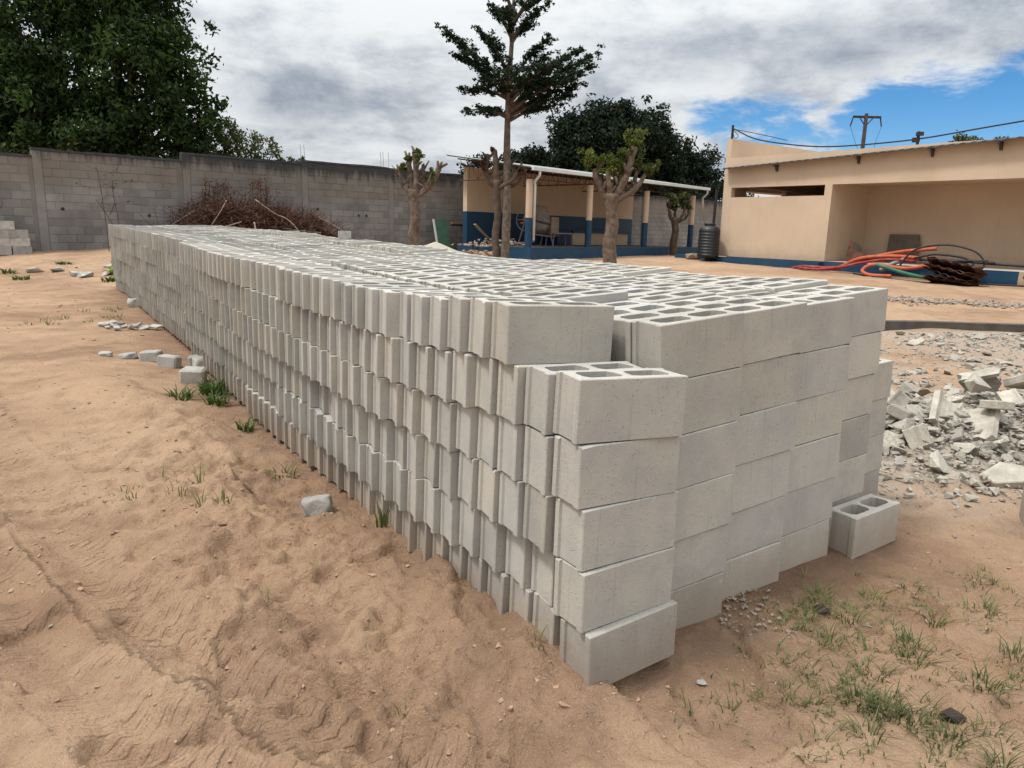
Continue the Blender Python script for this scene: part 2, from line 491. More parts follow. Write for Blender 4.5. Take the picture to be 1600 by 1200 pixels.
def seg_dist(x, y, path):
    best = np.full(x.shape, 1e9); S = np.zeros(x.shape); sg = np.zeros(x.shape); s0 = 0
    for a, b in zip(path[:-1], path[1:]):
        d = b - a; L = np.hypot(*d); u = d / L
        t = np.clip((x - a[0]) * u[0] + (y - a[1]) * u[1], 0, L)
        qx, qy = x - a[0] - u[0] * t, y - a[1] - u[1] * t
        dist = np.hypot(qx, qy); m = dist < best
        best = np.where(m, dist, best); S = np.where(m, s0 + t, S)
        sg = np.where(m, np.sign(u[0] * (y - a[1]) - u[1] * (x - a[0])), sg); s0 += L
    return best, S, sg
def base_z(x, y):
    Lz = np.interp(y, [3, 14, 19.5, 28, 60, 200], [.03, .17, .75, .85, 1.0, 1.2])
    Rz = np.interp(y, [3, 11.3, 11.75, 12.1, 19, 28, 60, 200], [.03, .05, .06, .19, .42, .62, .9, 1.2])
    k = np.clip((x + 7) / 5, 0, 1); k = k * k * (3 - 2 * k)
    return Lz * (1 - k) + Rz * k
def ground_z(x, y, detail=True):
    x = np.asarray(x, float); y = np.asarray(y, float)
    z = base_z(x, y)
    rx, ry = x - O2[0], y - O2[1]
    s = rx * DL[0] + ry * DL[1]; e = rx * DE[0] + ry * DE[1]
    near = np.clip((9 - np.hypot(x, y)) / 6, 0, 1)
    # sand drifted against the near corner of the pile, then a low berm running beside the long side
    sand = np.interp(s, [-1.2, -.3, 0, .75, 1.25, 1.9, 2.7, 4, 6], [0, .05, .085, .125, .05, .0, -.04, -.05, -.03])
    k = np.where(e < .1, np.exp(-((e) / .33) ** 2), np.where(s > .0, 1, 0) * np.exp(-((e - .1) / .15) ** 2))
    z = z + sand * k
    cr = -.62 - .16 * np.sin(s * 1.1 + .6) - .05 * np.clip(s - 2, 0, 6)
    bw = .34 + .1 * np.sin(s * 2.3)
    bh = np.interp(s, [-.4, .3, 1.2, 2.2, 3.5, 5, 6.5, 8], [.02, .06, .085, .075, .10, .11, .06, 0]) * (1 + 1.1 * fbm(x * 1.3, y * 1.3, 5, 3))
    z = z + bh * np.exp(-((e - cr) / bw) ** 2)
    if not detail:
        return z
    z = z + near * .05 * fbm(x * 1.6, y * 1.6, 11, 4)
    lw = np.clip(1.15 - np.abs(e + .62) / .62, 0, 1) * np.clip(1.6 - np.abs(s - 2.0) / 4.0, 0, 1)
    wx = x + .12 * fbm(x * 4, y * 4, 15, 2); wy = y + .12 * fbm(x * 4 + 9, y * 4, 16, 2)
    rid = 1 - 2 * np.abs(fbm(wx * 2.3, wy * 2.3, 21, 4, .55)) * 1.9
    z = z + near * (.012 + .080 * lw) * (rid - .6)
    crumb = fbm(wx * 8, wy * 8, 31, 4, .62)
    z = z + near * (.044 + .095 * lw) * crumb
    z = z + near * (.016 + .020 * lw) * fbm(x * 20, y * 20, 41, 4, .68)
    # scuffed hollows with crisp rims, as footprints and wheel ruts leave them
    c = fbm(wx * 2.6 + 3.1, wy * 2.6, 51, 3)
    z = z - near * .042 * np.clip((c - .08) / .035, 0, 1)
    c = fbm(wx * 5.2 + 7.7, wy * 4.1, 53, 2)
    z = z - near * .020 * np.clip((c - .13) / .05, 0, 1) * (.3 + lw)
    for i, p in enumerate(TRK):
        d, S, sg = seg_dist(x, y, p)
        w = .14
        z = z - .022 * np.clip(1 - (d / (w * 1.25)) ** 2, 0, 1) ** 2 + .012 * np.exp(-((d - w - .06) / .07) ** 2) * (1 + 2 * fbm(x * 3, y * 3, 61, 3))
    # soil packed up to the foot of the near end face
    face = np.interp(e, [.3, .62, 1.02, 1.42, 1.9], [.02, .11, .164, .20, .297])
    wf = np.exp(-(np.maximum(face - s - .02, 0) / .16) ** 2) * np.clip((e - .36) / .1, 0, 1) * np.clip((2.3 - e) / .15, 0, 1) * np.clip((.8 - s) / .2, 0, 1)
    zf = np.interp(e, [.36, .8, 1.2, 1.6, 2.05], [.045, .052, .066, .076, .085]) + .012 * fbm(x * 9, y * 9, 66, 3)
    z = z * (1 - wf) + zf * wf
    far = np.clip((np.hypot(x, y) - 5) / 6, 0, 1)
    z = z + far * (.07 * fbm(x * .5, y * .5, 71, 3) + .03 * fbm(x * 2.2, y * 2.2, 81, 3))
    return z
GRID = {}
def gz(x, y):
    xs, ys, Z = GRID['xs'], GRID['ys'], GRID['Z']
    i = int(np.searchsorted(xs, x)) - 1; j = int(np.searchsorted(ys, y)) - 1
    u = (x - xs[i]) / (xs[i + 1] - xs[i]); v = (y - ys[j]) / (ys[j + 1] - ys[j])
    return float((Z[j, i] * (1 - u) + Z[j, i + 1] * u) * (1 - v) + (Z[j + 1, i] * (1 - u) + Z[j + 1, i + 1] * u) * v)

def axis(lo, hi, step, out_lo, out_hi, grow):
    a = list(np.arange(lo, hi + 1e-6, step))
    st = step; v = hi
    while v < out_hi:
        st *= grow; v += st; a.append(v)
    st = step; v = lo; b = []
    while v > out_lo:
        st *= grow; v -= st; b.append(v)
    return np.array(b[::-1] + a)
def make_ground():
    xs = axis(-2.8, 2.6, .0135, -600, 600, 1.04)
    ys = axis(1.3, 4.2, .0135, -300, 900, 1.035)
    X, Y = np.meshgrid(xs, ys)
    Z = ground_z(X, Y)
    GRID.update(xs=xs, ys=ys, Z=Z)
    nx, ny = len(xs), len(ys)
    V = np.stack([X.ravel(), Y.ravel(), Z.ravel()], 1)
    i = np.arange(nx * ny).reshape(ny, nx)
    F = np.stack([i[:-1, :-1].ravel(), i[:-1, 1:].ravel(), i[1:, 1:].ravel(), i[1:, :-1].ravel()], 1)
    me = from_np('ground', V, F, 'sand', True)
    x, y = V[:, 0], V[:, 1]
    rx, ry = x - O2[0], y - O2[1]
    s = rx * DL[0] + ry * DL[1]; e = rx * DE[0] + ry * DE[1]
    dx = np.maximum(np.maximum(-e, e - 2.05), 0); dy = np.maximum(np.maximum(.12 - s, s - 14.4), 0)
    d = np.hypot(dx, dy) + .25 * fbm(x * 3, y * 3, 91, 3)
    damp_shade = np.clip(1 - d / .42, 0, 1) * np.where(e > .2, 1.0, .6)  # pile's soft shadow painted into the soil round its foot, fainter on the left
    damp_shade = np.maximum(damp_shade, .5 * np.clip((fbm(x * .9, y * .9, 95, 4) - .16) / .1, 0, 1))
    sc = np.clip((fbm(x * 2.6 + 3.1, y * 2.6, 51, 3) - .06) / .08, 0, 1)
    damp_shade = np.maximum(damp_shade, .42 * sc * np.clip(1.3 - np.abs(e + .6) / .9, 0, 1))  # scuffed hollows along the berm coloured darker
    dust = np.clip((e - 2.25) / .5, 0, 1) * np.clip((12.2 - y) / .6, 0, 1) * np.clip((y - 3.3) / 1.2, 0, 1) * np.clip(.9 + 2.2 * fbm(x * .8, y * .8, 97, 3), 0, 1)
    track = np.zeros((len(x), 3))
    for p in TRK:
        dd, S, sg = seg_dist(x, y, p)
        w = np.clip((.19 - dd) / .11, 0, 1)
        m = w > track[:, 2]
        track[m] = np.stack([S, dd * sg / .13, w], 1)[m]
    for nm, arr in (('damp_shade', damp_shade), ('dust', dust)):
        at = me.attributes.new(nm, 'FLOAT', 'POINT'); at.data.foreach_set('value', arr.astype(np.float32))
    at = me.attributes.new('track', 'FLOAT_VECTOR', 'POINT'); at.data.foreach_set('vector', track.astype(np.float32).ravel())
    tag(link('ground', me), kind='structure')
make_ground()

# ------------------------------------------------------------------ concrete blocks
BL, BT, BH = .199, .0742, .1962
def block_mesh(name, seed, hi):
    rng = random.Random(seed)
    c, fl, dp = .0035, .024, .0085
    end = [(BL, -BT + c), (BL, -BT + fl), (BL - dp, -BT + fl + .004), (BL - dp, BT - fl - .004), (BL, BT - fl), (BL, BT - c)]
    out = list(end)
    ns = 9 if hi else 1
    top = [(BL - c - (2 * BL - 2 * c) * i / ns, BT) for i in range(ns + 1)]
    out += top + [(-x, -y) for x, y in end] + [(-x, -y) for x, y in top]
    def hole(cx):
        hx, hy, k = .0715, .043, .018
        return [(cx - hx + k, -hy), (cx + hx - k, -hy), (cx + hx, -hy + k), (cx + hx, hy - k), (cx + hx - k, hy), (cx - hx + k, hy), (cx - hx, hy - k), (cx - hx, -hy + k)]
    bm = bmesh.new()
    def loop(poly, z, shrink=0, jit=0):
        vs = []
        for x, y in poly:
            jx = rng.uniform(-1, 1) * jit
            l = math.hypot(x, y * 2) + 1e-6
            vs.append(bm.verts.new((x - shrink * (1 if x > 0 else -1) * (abs(x) > .15), y - shrink * (1 if y > 0 else -1) * (abs(y) > .05), z + jx - abs(jx))))
        return vs
    def bridge(a, b):
        for i in range(len(a)):
            j = (i + 1) % len(a)
            bm.faces.new((a[i], a[j], b[j], b[i]))
    def edges(vs):
        return [bm.edges.get((vs[i], vs[(i + 1) % len(vs)])) or bm.edges.new((vs[i], vs[(i + 1) % len(vs)])) for i in range(len(vs))]
    b0 = loop(out, 0)
    if hi:
        b1 = loop(out, BH - .003, 0, .0005)
        b2 = loop(out, BH, .0022, .0005)
        # a knocked-off corner here and there
        for q in rng.sample([i for i in range(len(b2)) if abs(out[i][0]) > .19], 2):
            kx = rng.uniform(.002, .006)
            b2[q].co.z -= kx; b1[q].co.z -= kx
            b2[q].co.y *= .96; b1[q].co.y *= .975
        bridge(b0, b1); bridge(b1, b2)
    else:
        b2 = loop(out, BH); bridge(b0, b2)
    hs = []
    for cx in (-.088, .088):
        h0, h2 = loop(hole(cx), 0), loop(hole(cx), BH, 0, .001 if hi else 0)
        bridge(h2, h0); hs.append((h0, h2))
    bmesh.ops.triangle_fill(bm, use_beauty=True, edges=edges(b2) + edges(hs[0][1]) + edges(hs[1][1]))
    bmesh.ops.triangle_fill(bm, use_beauty=True, edges=edges(b0) + edges(hs[0][0]) + edges(hs[1][0]))
    bmesh.ops.recalc_face_normals(bm, faces=bm.faces[:])
    if not hi:
        bmesh.ops.triangulate(bm, faces=bm.faces[:])
    me = bpy.data.meshes.new(name)
    bm.to_mesh(me); bm.free()
    me.materials.append(MATS['block_concrete'])
    return me
BLOCKS = [block_mesh('concrete_block', 100 + i, True) for i in range(8)]
LOW = block_mesh('concrete_block_plain', 7, False)

ORD = ['first', 'second', 'third', 'fourth', 'fifth', 'sixth', 'seventh', 'eighth', 'ninth', 'tenth', 'eleventh', 'twelfth', 'thirteenth', 'fourteenth', 'fifteenth', 'sixteenth', 'seventeenth', 'eighteenth', 'nineteenth', 'twentieth']
TENS = {20: 'twenty', 30: 'thirty', 40: 'forty', 50: 'fifty', 60: 'sixty', 70: 'seventy', 80: 'eighty', 90: 'ninety'}
def ordinal(n):
    if n <= 20:
        return ORD[n - 1]
    t, u = n // 10 * 10, n % 10
    return TENS[t] + '-' + ORD[u - 1] if u else TENS[t][:-1] + 'ieth'

def n1(t, seed):
    """smooth 1-D noise, -1..1"""
    return float(vn(np.array([t]), np.array([seed * 7.7]), seed)[0]) * 2 - 1
def build_pile():
    rng = random.Random(4)
    front = [0.0, .110, .164, .200, .297, .455]
    colz = [.0, -.033, -.014, -.006, .02, .03]
    recs = []
    for c in range(6):
        for j in range(6):
            if c == 5 and j > 3:
                continue
            kmax = 93 if c < 5 else 24
            s = front[c] + .0755
            if c == 0 and j == 5:
                s = .345 + .0755
            s += rng.uniform(-.006, .006)
            jump = 0; k = 0
            if c == 0:
                s -= (.032, .014, .004, 0, 0, 0)[j]
            if c == 0 and j <= 3:
                kmax += 2
            if c == 0 and j == 4:
                kmax += 1
            while k < kmax and s < 14.5:
                z0 = np.interp(s, [0, .4, 1.5, 3, 5, 8, 14.2], [.06, .045, .015, .03, .045, .115, .19]) + colz[c]
                if c == 0 and s < .8:
                    z0 += .012
                if rng.random() < .16:
                    jump = rng.uniform(-.018, .018)
                e = c * .405 + .2 + (-.012, .015, .012, 0, -.015, 0)[c] + jump + .012 * n1(s * .55, 3 + c) + .008 * n1(s * .55, 23 + c * 6 + j) + rng.uniform(-.005, .005)
                if c == 0:
                    e += .030 - .013 * j + .006 * math.sin(j * 2.4 + s * 1.3)
                if s > 6.7 and c == 0:
                    e += .085
                if s > 13.6 and c == 0 and j <= 4:
                    e -= .03
                yaw = (-6.0 if c == 0 else -2.0) + (2.4 if c == 0 else 3.4 if s > 1.2 else 1.2) * n1(s * .38, 60 + c * 6 + j) + rng.gauss(0, .8)
                if c == 0:
                    yaw += np.interp(s, [0, .3, 1.2, 3.5, 6.5, 6.8, 14], [2, -2, -6.5, -5.5, -4, -5, -5])
                lean = rng.gauss(0, .8) + 1.2 * n1(s * .5, 120 + c * 6 + j)
                tilt = rng.gauss(0, .25) + (np.interp(s, [0, .5, 3], [.3, 1.6, .6]) if c == 0 else -np.interp(s, [0, 2, 6, 14], [4.2, 4.0, 2.6, 1.8]))
                if c == 0 and k == 0 and j < 5:
                    yaw = (2.5, 1.2, -.5, -3, -8)[j]; lean = (0, .4, 0, 0, 0)[j]; tilt = (-.8, -.2, .4, 1.0, 1.8)[j]; e = .19 + (.020, .008, .008, -.002, -.004)[j]
                if c == 0 and j == 5 and k < 4:
                    yaw = (-10.5, -11, -11.5, -11.5)[k]; lean = 0
                if c > 0 and k == 0:
                    yaw = -2 + rng.gauss(0, .5); lean = 0
                zt = z0 + j * .2
                if j == 5 and s > .6 and c > 0:
                    zt += max(0, (.045 if s > 1.6 else .014) * n1(s * .8, 200 + c) + .006) + (.042 if c == 1 and .75 < s < 3.4 else 0)
                    tilt += 1.1 * n1(s * .9, 230 + c) + rng.gauss(0, .5)
                    zt += abs(rng.gauss(0, .004))
                recs.append(dict(c=c, j=j, k=k, s=s, e=e, z=zt, yaw=yaw, lean=lean, tilt=tilt, n=kmax))
                s += (.1545 if c == 0 else .1525) / math.cos(R(min(abs(yaw), 15))) + rng.uniform(0, .0025)
                k += 1
    last = {}
    for r in recs:
        last[(r['c'], r['j'])] = max(last.get((r['c'], r['j']), 0), r['k'])
    keep = []
    for r in recs:
        c, j, k = r['c'], r['j'], r['k']
        if c in (0, 4, 5) or j >= 4 or k < 3 or k > last[(c, j)] - 2:
            keep.append(r)
    ang = math.atan2(DE[1], DE[0])
    for r in keep:
        p = O2 + DL * r['s'] + DE * (r['e'])
        r['loc'] = (p[0], p[1], r['z'])
        r['mat'] = Matrix.Translation(r['loc']) @ Matrix.Rotation(ang + R(r['yaw']), 4, 'Z') @ Matrix.Rotation(R(r['tilt']), 4, 'Y') @ Matrix.Rotation(R(r['lean']), 4, 'X')
        d = math.dist(r['loc'], (0, 0, CAM_H))
        cz = max(.05, (CAM_H - r['z'] - .2) / d)
        vx, vy = -p[0] / d, -p[1] / d
        lf = max(0, -(DE[0] * vx + DE[1] * vy)); fr = max(0, -(DL[0] * vx + DL[1] * vy))
        area = 0
        r['where'] = None
        top_open = r['j'] == 5 or (r['c'] == 0 and r['j'] == 4 and r['k'] < 3) or (r['c'] == 5 and r['j'] == 3)
        if r['c'] == 0:
            area += .15 * .2 * lf; r['where'] = 'left'
        if r['k'] == 0:
            area += .4 * .2 * fr; r['where'] = 'front'
        if top_open:
            area += .4 * .15 * cz; r['where'] = r['where'] or 'top'
        if r['c'] == 4 and r['k'] > 0 and j < 5 and not top_open:
            area = 0
        if r['c'] == 5:
            area *= .3 if r['k'] == 0 else 0
        r['area'] = area / d ** 2
    vis = sorted([r for r in keep if r['where'] and r['area'] > 0], key=lambda r: -r['area'])
    ind = vis[:296]
    ids = set(id(r) for r in ind)
    grp = 'loose hollow concrete blocks in the long stacked pile'
    for i, r in enumerate(ind):
        o = link('concrete_block', BLOCKS[i % len(BLOCKS)])
        mw = r['mat']
        if rng.random() < .5:
            mw = mw @ Matrix.Rotation(math.pi, 4, 'Z')
        o.matrix_world = mw
        if r['where'] == 'front':
            if r['c'] == 5:
                lab = f"hollow concrete block behind the near end face's far edge, {ordinal(r['j']+1)} course from ground"
            else:
                lab = f"grey hollow concrete block on pile's near end face, {ordinal(r['c']+1)} column, {ordinal(r['j']+1)} course up"
        elif r['where'] == 'left':
            lab = f"concrete block end on pile's long left side, {ordinal(r['j']+1)} course up, {ordinal(r['k']+1)} from near corner"
        else:
            lab = f"hollow concrete block on pile top, {ordinal(r['c']+1)} row from left side, {ordinal(r['k']+1)} from near end"
        tag(o, lab, 'concrete block', grp)
    rest = [r for r in keep if id(r) not in ids]
    nv = len(LOW.vertices)
    lv = np.empty(nv * 3, dtype=np.float32); LOW.vertices.foreach_get('co', lv); lv = lv.reshape(-1, 3)
    lf = np.array([tuple(p.vertices) for p in LOW.polygons], dtype=np.int32)
    Vs, Fs, Ts = [], [], []
    for i, r in enumerate(rest):
        mtx = np.array(r['mat'])
        Vs.append(lv @ mtx[:3, :3].T + mtx[:3, 3]); Fs.append(lf + i * nv); Ts.append(np.full(nv, rng.random()))
    me = from_np('stacked_blocks', np.concatenate(Vs), np.concatenate(Fs), 'block_concrete_joined')
    at = me.attributes.new('tone', 'FLOAT', 'POINT'); at.data.foreach_set('value', np.concatenate(Ts).astype(np.float32))
    tag(link('stacked_blocks', me), 'remaining hollow concrete blocks stacked in the long grey pile', 'concrete blocks', grp, 'stuff')
    print('pile blocks', len(ind), len(rest), 'tris', len(rest) * len(lf))
build_pile()

OLD = BLOCKS[4].copy()
OLD.materials[0] = MATS['stone_grey']
def single_block(loc, rz, label, group=None, tilt=(0, 0), v=0):
    o = link('concrete_block', OLD if v >= 10 else BLOCKS[v % len(BLOCKS)], None, loc)
    o.rotation_euler = (R(tilt[0]), R(tilt[1]), rz)
    return tag(o, label, 'concrete block', group)
EANG = math.atan2(DE[1], DE[0])
single_block((1.69, 3.315, gz(1.69, 3.31) - .012), EANG + R(3), "single hollow block standing alone on the soil at the pile's right foot", v=3)
single_block((2.78, 3.62, gz(2.75, 3.6) - .02), R(62), 'weathered concrete block half cut off by the right edge, beside the rubble', v=5, tilt=(0, 4))

# ------------------------------------------------------------------ boundary wall
WA = math.atan2(math.cos(R(46)), math.sin(R(46)))
WD = Vector((math.sin(R(46)), math.cos(R(46)), 0))
W0 = Vector((-12.15, 18.2, .75))
def wall_block_mesh(L):
    b = MB(); c = .007; H = .2 - .009
    b.v = [(0, .03, 0), (L, .03, 0), (L, .03, H), (0, .03, H), (c, 0, c), (L - c, 0, c), (L - c, 0, H - c), (c, 0, H - c)]
    b.v[0:4] = [(0, .008, 0), (L, .008, 0), (L, .008, H), (0, .008, H)]
    k = len(b.v)
    b.v += [(0, .05, 0), (L, .05, 0), (L, .05, H), (0, .05, H)]
    b.f = [(4, 5, 6, 7), (0, 1, 5, 4), (1, 2, 6, 5), (2, 3, 7, 6), (3, 0, 4, 7), (k, k + 1, 1, 0), (k + 1, k + 2, 2, 1), (k + 2, k + 3, 3, 2), (k + 3, k, 0, 3)]
    return b.mesh('block', 'wall_block')
WB = {L: wall_block_mesh(L) for L in (.391, .191)}
def wall_section(t0, t1, ztop, label, pil=True, seed=0, holes=(), slab=0.0):
    rng = random.Random(seed)
    p = W0 + WD * t0
    w = thing('boundary_wall', label, 'wall', (p.x, p.y, .55), WA, 'stepped sections of the concrete block boundary wall')
    L = t1 - t0
    H = ztop - .55
    MB().box(0, L, .0065, .15, 0, H - .06).build('mortar_core', 'wall_mortar', w)
    x0 = 0.0
    if pil:
        b = MB().box(-.005, .19, -.012, .17, 0, H - .066)
        b.build('pilaster', 'wall_pier', w, bevel=.006)
        x0 = .2
    cp = MB()
    n = max(3, int(L / .35))
    tops = [H + rng.uniform(-.012, .012) for _ in range(n + 1)]
    for i in range(n):
        a, b_ = L * i / n, L * (i + 1) / n
        z0, z1 = H - .062, None
        cp.add([(a, -.012, z0), (b_, -.012, z0), (b_, .165, z0), (a, .165, z0), (a, -.008, tops[i]), (b_, -.008, tops[i + 1]), (b_, .16, tops[i + 1]), (a, .16, tops[i])],
               [(0, 3, 2, 1), (4, 5, 6, 7), (0, 1, 5, 4), (2, 3, 7, 6)] + ([(0, 4, 7, 3)] if i == 0 else []) + ([(1, 2, 6, 5)] if i == n - 1 else []))
    cp.build('coping', 'wall_coping', w)
    rows = int((H - .065) / .2)
    zoff = H - .064 - rows * .2
    for r in range(rows):
        x = x0 + .004
        first = r % 2
        while x < L - .05:
            if first:
                wd = .191
            elif x + .391 <= L:
                wd = .391
            elif x + .191 <= L:
                wd = .191
            else:
                break
            first = 0
            o = link('block', WB[wd], w, (x, rng.uniform(-.004, .004), zoff + r * .2 + .004))
            x += wd + .009
    for hx, hz in holes:
        MB().lathe([(.045, -.004), (.045, .02)], (hx, 0, hz), (0, 1, 0), 10).build('weep_hole', 'dark_inside', w)
    return w
wall_section(-3.6, .50, 2.96, 'lowest section of grey block boundary wall at the far left, beside the block stack', False, 1, ((3.3, 1.15),))
wall_section(.50, 4.06, 3.13, 'boundary wall section behind the leafless sapling, with mouldy black top', True, 2, ((.55, 1.15), (2.6, 1.05), (3.4, 1.2)))
wall_section(4.06, 7.65, 3.33, 'boundary wall section behind the heap of dry brown branches', True, 3)
wall_section(7.65, 10.85, 3.42, 'boundary wall section just right of the dry branch heap, under two thin rods', True, 4, ((.5, 1.4), (2.0, 1.25), (2.3, 1.25)))
wall_section(10.85, 15.2, 3.40, 'boundary wall section behind the small pollarded tree, ending at the shed', True, 5, ((.9, 1.3),))
pw = W0 + WD * 15.2
w = thing('boundary_wall', 'distant boundary wall seen through the open shed and behind the black tank', 'wall', (pw.x, pw.y, .6), WA, 'stepped sections of the concrete block boundary wall')
MB().box(0, 26, 0, .15, 0, 2.55).build('wall_face', 'wall_far', w)
MB().box(0, 26, -.01, .16, 2.553, 2.62).build('coping', 'wall_coping', w)
for k in range(6):
    MB().box(1.5 + k * 4.2, 1.72 + k * 4.2, -.03, -.002, 0, 2.5).build('pilaster', 'wall_mortar', w)
def rods(t, hgt, label):
    p = W0 + WD * t
    o = thing('reinforcing_bars', label, 'rebar', (p.x - .12, p.y + .12, 3.3), WA)
    for dx in ((0, .12) if t < 9 else (-.1, 0, .22)):
        MB().tube([(dx, 0, -.15), (dx + .01, 0, hgt * .5), (dx + .005, .02, hgt)], .008, 5).build('bar', 'steel_grey', o)
rods(7.72, .58, 'two thin steel rods rising above the wall step right of the branches')
rods(10.75, .62, 'three thin steel rods rising above the wall behind the pollarded tree')

# leftover block stack by the wall at the far left
ls = Vector((-12.25, 17.75, 0))
k = 0
for dx, dzc, rz_, lab in ((0, 0, 0, 'lower back block of the small stack against the far left wall'),
                          (.42, 0, .05, 'lower outer block of the small stack at the far left wall'),
                          (0, 1, .03, 'middle back block of the small stack at the far left wall'),
                          (.40, 1, -.04, 'middle outer block of the small stack at the far left wall'),
                          (.0, 2, .02, 'upper back block of the small stack at the far left wall'),
                          (.38, 2, .06, 'upper outer block of the small stack at the far left wall'),
                          (.12, 3, -.15, 'topmost block lying on the small stack at the far left wall')):
    q = ls + WD * dx
    single_block((q.x, q.y, .58 + dzc * .2), WA + rz_, lab, 'small block stack by the far left wall', v=10 + k); k += 1

# ------------------------------------------------------------------ shed
SA = math.atan2(math.cos(R(42)), math.sin(R(42)))
shed = thing('open_shed', 'open-fronted shed with beige and blue walls and a sloping metal roof', 'shed', (-1.70, 26.5, 0), SA)
MB().box(-.15, 10.25, -.1, .1, .55, 2.06).build('lower_wall', 'blue_paint', shed)
MB().box(-.15, 10.25, -.097, .097, 2.06, 3.55).build('upper_wall', 'beige_paint', shed)
MB().box(-.6, 10.6, -3.45, -.1, .35, .93).build('plinth', 'blue_paint', shed)
MB().box(-.52, 10.52, -3.36, -.104, .93, .938).build('floor_screed', 'kerb_concrete', shed)
def col_part(x):
    p = MB().lathe([(.115, .93), (.115, 1.86)], (x, -3.2, 0), sides=24).build('pillar', 'blue_paint', shed)
    MB().lathe([(.112, 1.86), (.112, 3.05)], (x, -3.2, 0), sides=24).build('upper_shaft', 'beige_paint', p)
for x in (-.42, 2.78, 6.42, 10.0):
    col_part(x)
# roof: sheets run from the back wall (high) down to the gutter
def roof_z(y):
    return 3.86 + (y + .0) * (.47 / 3.45) * 1.0
rx0, rx1 = -.75, 10.75
nsh = 12
for i in range(nsh):
    b = MB(); a = rx0 + (rx1 - rx0) * i / nsh; e = rx0 + (rx1 - rx0) * (i + 1) / nsh
    prof = []
    q = 12
    for k in range(q + 1):
        xx = a + (e - a + .02) * k / q
        prof.append((xx, .018 * math.cos(k * math.pi) + .002 * (i % 2)))
    v = []
    for (xx, hz) in prof:
        for y in (.35, -3.5):
            v.append((xx, y, roof_z(y) + hz))
    n = len(prof)
    v += [(x_, y_, z_ - .006) for x_, y_, z_ in v]
    f = [(2 * k, 2 * k + 1, 2 * k + 3, 2 * k + 2) for k in range(n - 1)] + [(2 * n + 2 * k, 2 * n + 2 * k + 2, 2 * n + 2 * k + 3, 2 * n + 2 * k + 1) for k in range(n - 1)]
    f += [(2 * k + 1, 2 * n + 2 * k + 1, 2 * n + 2 * k + 3, 2 * k + 3) for k in range(n - 1)] + [(0, 2 * n, 2 * n + 1, 1), (2 * n - 2, 2 * n - 1, 4 * n - 1, 4 * n - 2)]
    b.add(v, f).build('roof_sheet', 'roof_sheet', shed)
gut = MB().box(-.7, 10.72, -3.60, -3.49, 3.29, 3.40).build('gutter', 'gutter_white', shed, bevel=.01)
for x, zb in ((-.36, 1.15), (10.55, 2.5)):
    MB().tube([(x, -3.55, 3.3), (x, -3.55, 3.16), (x + .02, -3.34, 2.98), (x + .04, -3.34, 2.85), (x + .04, -3.34, zb)], .042, 10).build('downpipe', 'gutter_white', shed, True)
def truss(x):
    b = MB()
    A = lambda y: (x, y, roof_z(y) - .07)
    bot = lambda y: (x, y, 3.08)
    b.tube([A(.1), A(-3.4)], .022, 4); b.tube([bot(.0), bot(-3.3)], .022, 4)
    ys = [-.05 - .42 * i for i in range(8)]
    for i, y in enumerate(ys):
        b.tube([A(y), bot(y)], .012, 4)
        if i < 7:
            p, q = (A(y), bot(ys[i + 1])) if i % 2 else (bot(y), A(ys[i + 1]))
            b.tube([p, q], .012, 4)
    b.build('roof_truss', 'rust_truss', shed)
for x in (-.42, 2.78, 6.42, 10.0):
    truss(x)
def front_truss(xa, xb):
    b = MB(); y = -3.2
    b.tube([(xa, y, 3.32), (xb, y, 3.32)], .018, 4); b.tube([(xa, y, 3.06), (xb, y, 3.06)], .018, 4)
    n = 9
    for i in range(n):
        a, c = xa + (xb - xa) * i / n, xa + (xb - xa) * (i + 1) / n
        b.tube([(a, y, 3.06), ((a + c) / 2, y, 3.32), (c, y, 3.06)], .010, 4)
    b.build('lattice_beam', 'rust_truss', shed)
front_truss(-.42, 2.78); front_truss(2.78, 6.42); front_truss(6.42, 10.0)
cn = MB().box(5.1, 9.2, -.75, -.104, 1.42, 1.50).build('counter_top', 'blue_paint', shed)
MB().box(5.2, 9.1, -.66, -.104, .94, 1.419).build('counter_front', 'beige_paint', shed)
SM = Matrix.Translation((-1.70, 26.5, 0)) @ Matrix.Rotation(SA, 4, 'Z')
def sp(x, y, z):
    v = SM @ Vector((x, y, z)); return (v.x, v.y, v.z)

# concrete mixer on the shed floor
mx_ = thing('concrete_mixer', 'grey drum concrete mixer with a reddish gear wheel on the shed floor', 'concrete mixer', sp(1.85, -1.6, .938), SA)
dr = MB().lathe([(.12, -.42), (.33, -.36), (.45, -.18), (.475, -.02), (.475, .06), (.42, .26), (.26, .52), (.24, .56), (.20, .53)], (0, 0, .83), (.12, -.15, 1), 26).build('drum', 'mixer_drum', mx_, True)
MB().lathe([(.485, -.02), (.495, .0), (.495, .045), (.485, .06)], (0, 0, .83), (.12, -.15, 1), 26).build('rim_band', 'dark_strip', dr)
wh = MB()
ring = [(-.78, math.cos(a) * .36 - .1, .88 + math.sin(a) * .36) for a in [i * 2 * math.pi / 24 for i in range(25)]]
wh.tube(ring, .016, 6, False)
for a in (0, 2.1, 4.2):
    wh.tube([(-.78, -.1, .88), (-.78, math.cos(a) * .36 - .1, .88 + math.sin(a) * .36)], .012, 5)
wh.build('handwheel', 'steel_grey', mx_)
MB().lathe([(.17, 0), (.19, .05), (.19, .12), (.1, .18)], (-.66, -.1, .92), (1, 0, 0), 16).build('gear_housing', 'mixer_red', mx_)
MB().tube([(-.72, -.1, .80), (-.95, -.1, .76)], .03, 8).build('lever', 'mixer_red', mx_)
for sx in (-.58, .55):
    for sy in (-.3, .3):
        MB().tube([(sx, sy * .3, .72), (sx * 1.1, sy, .0)], .025, 6).build('leg', 'steel_grey', mx_)
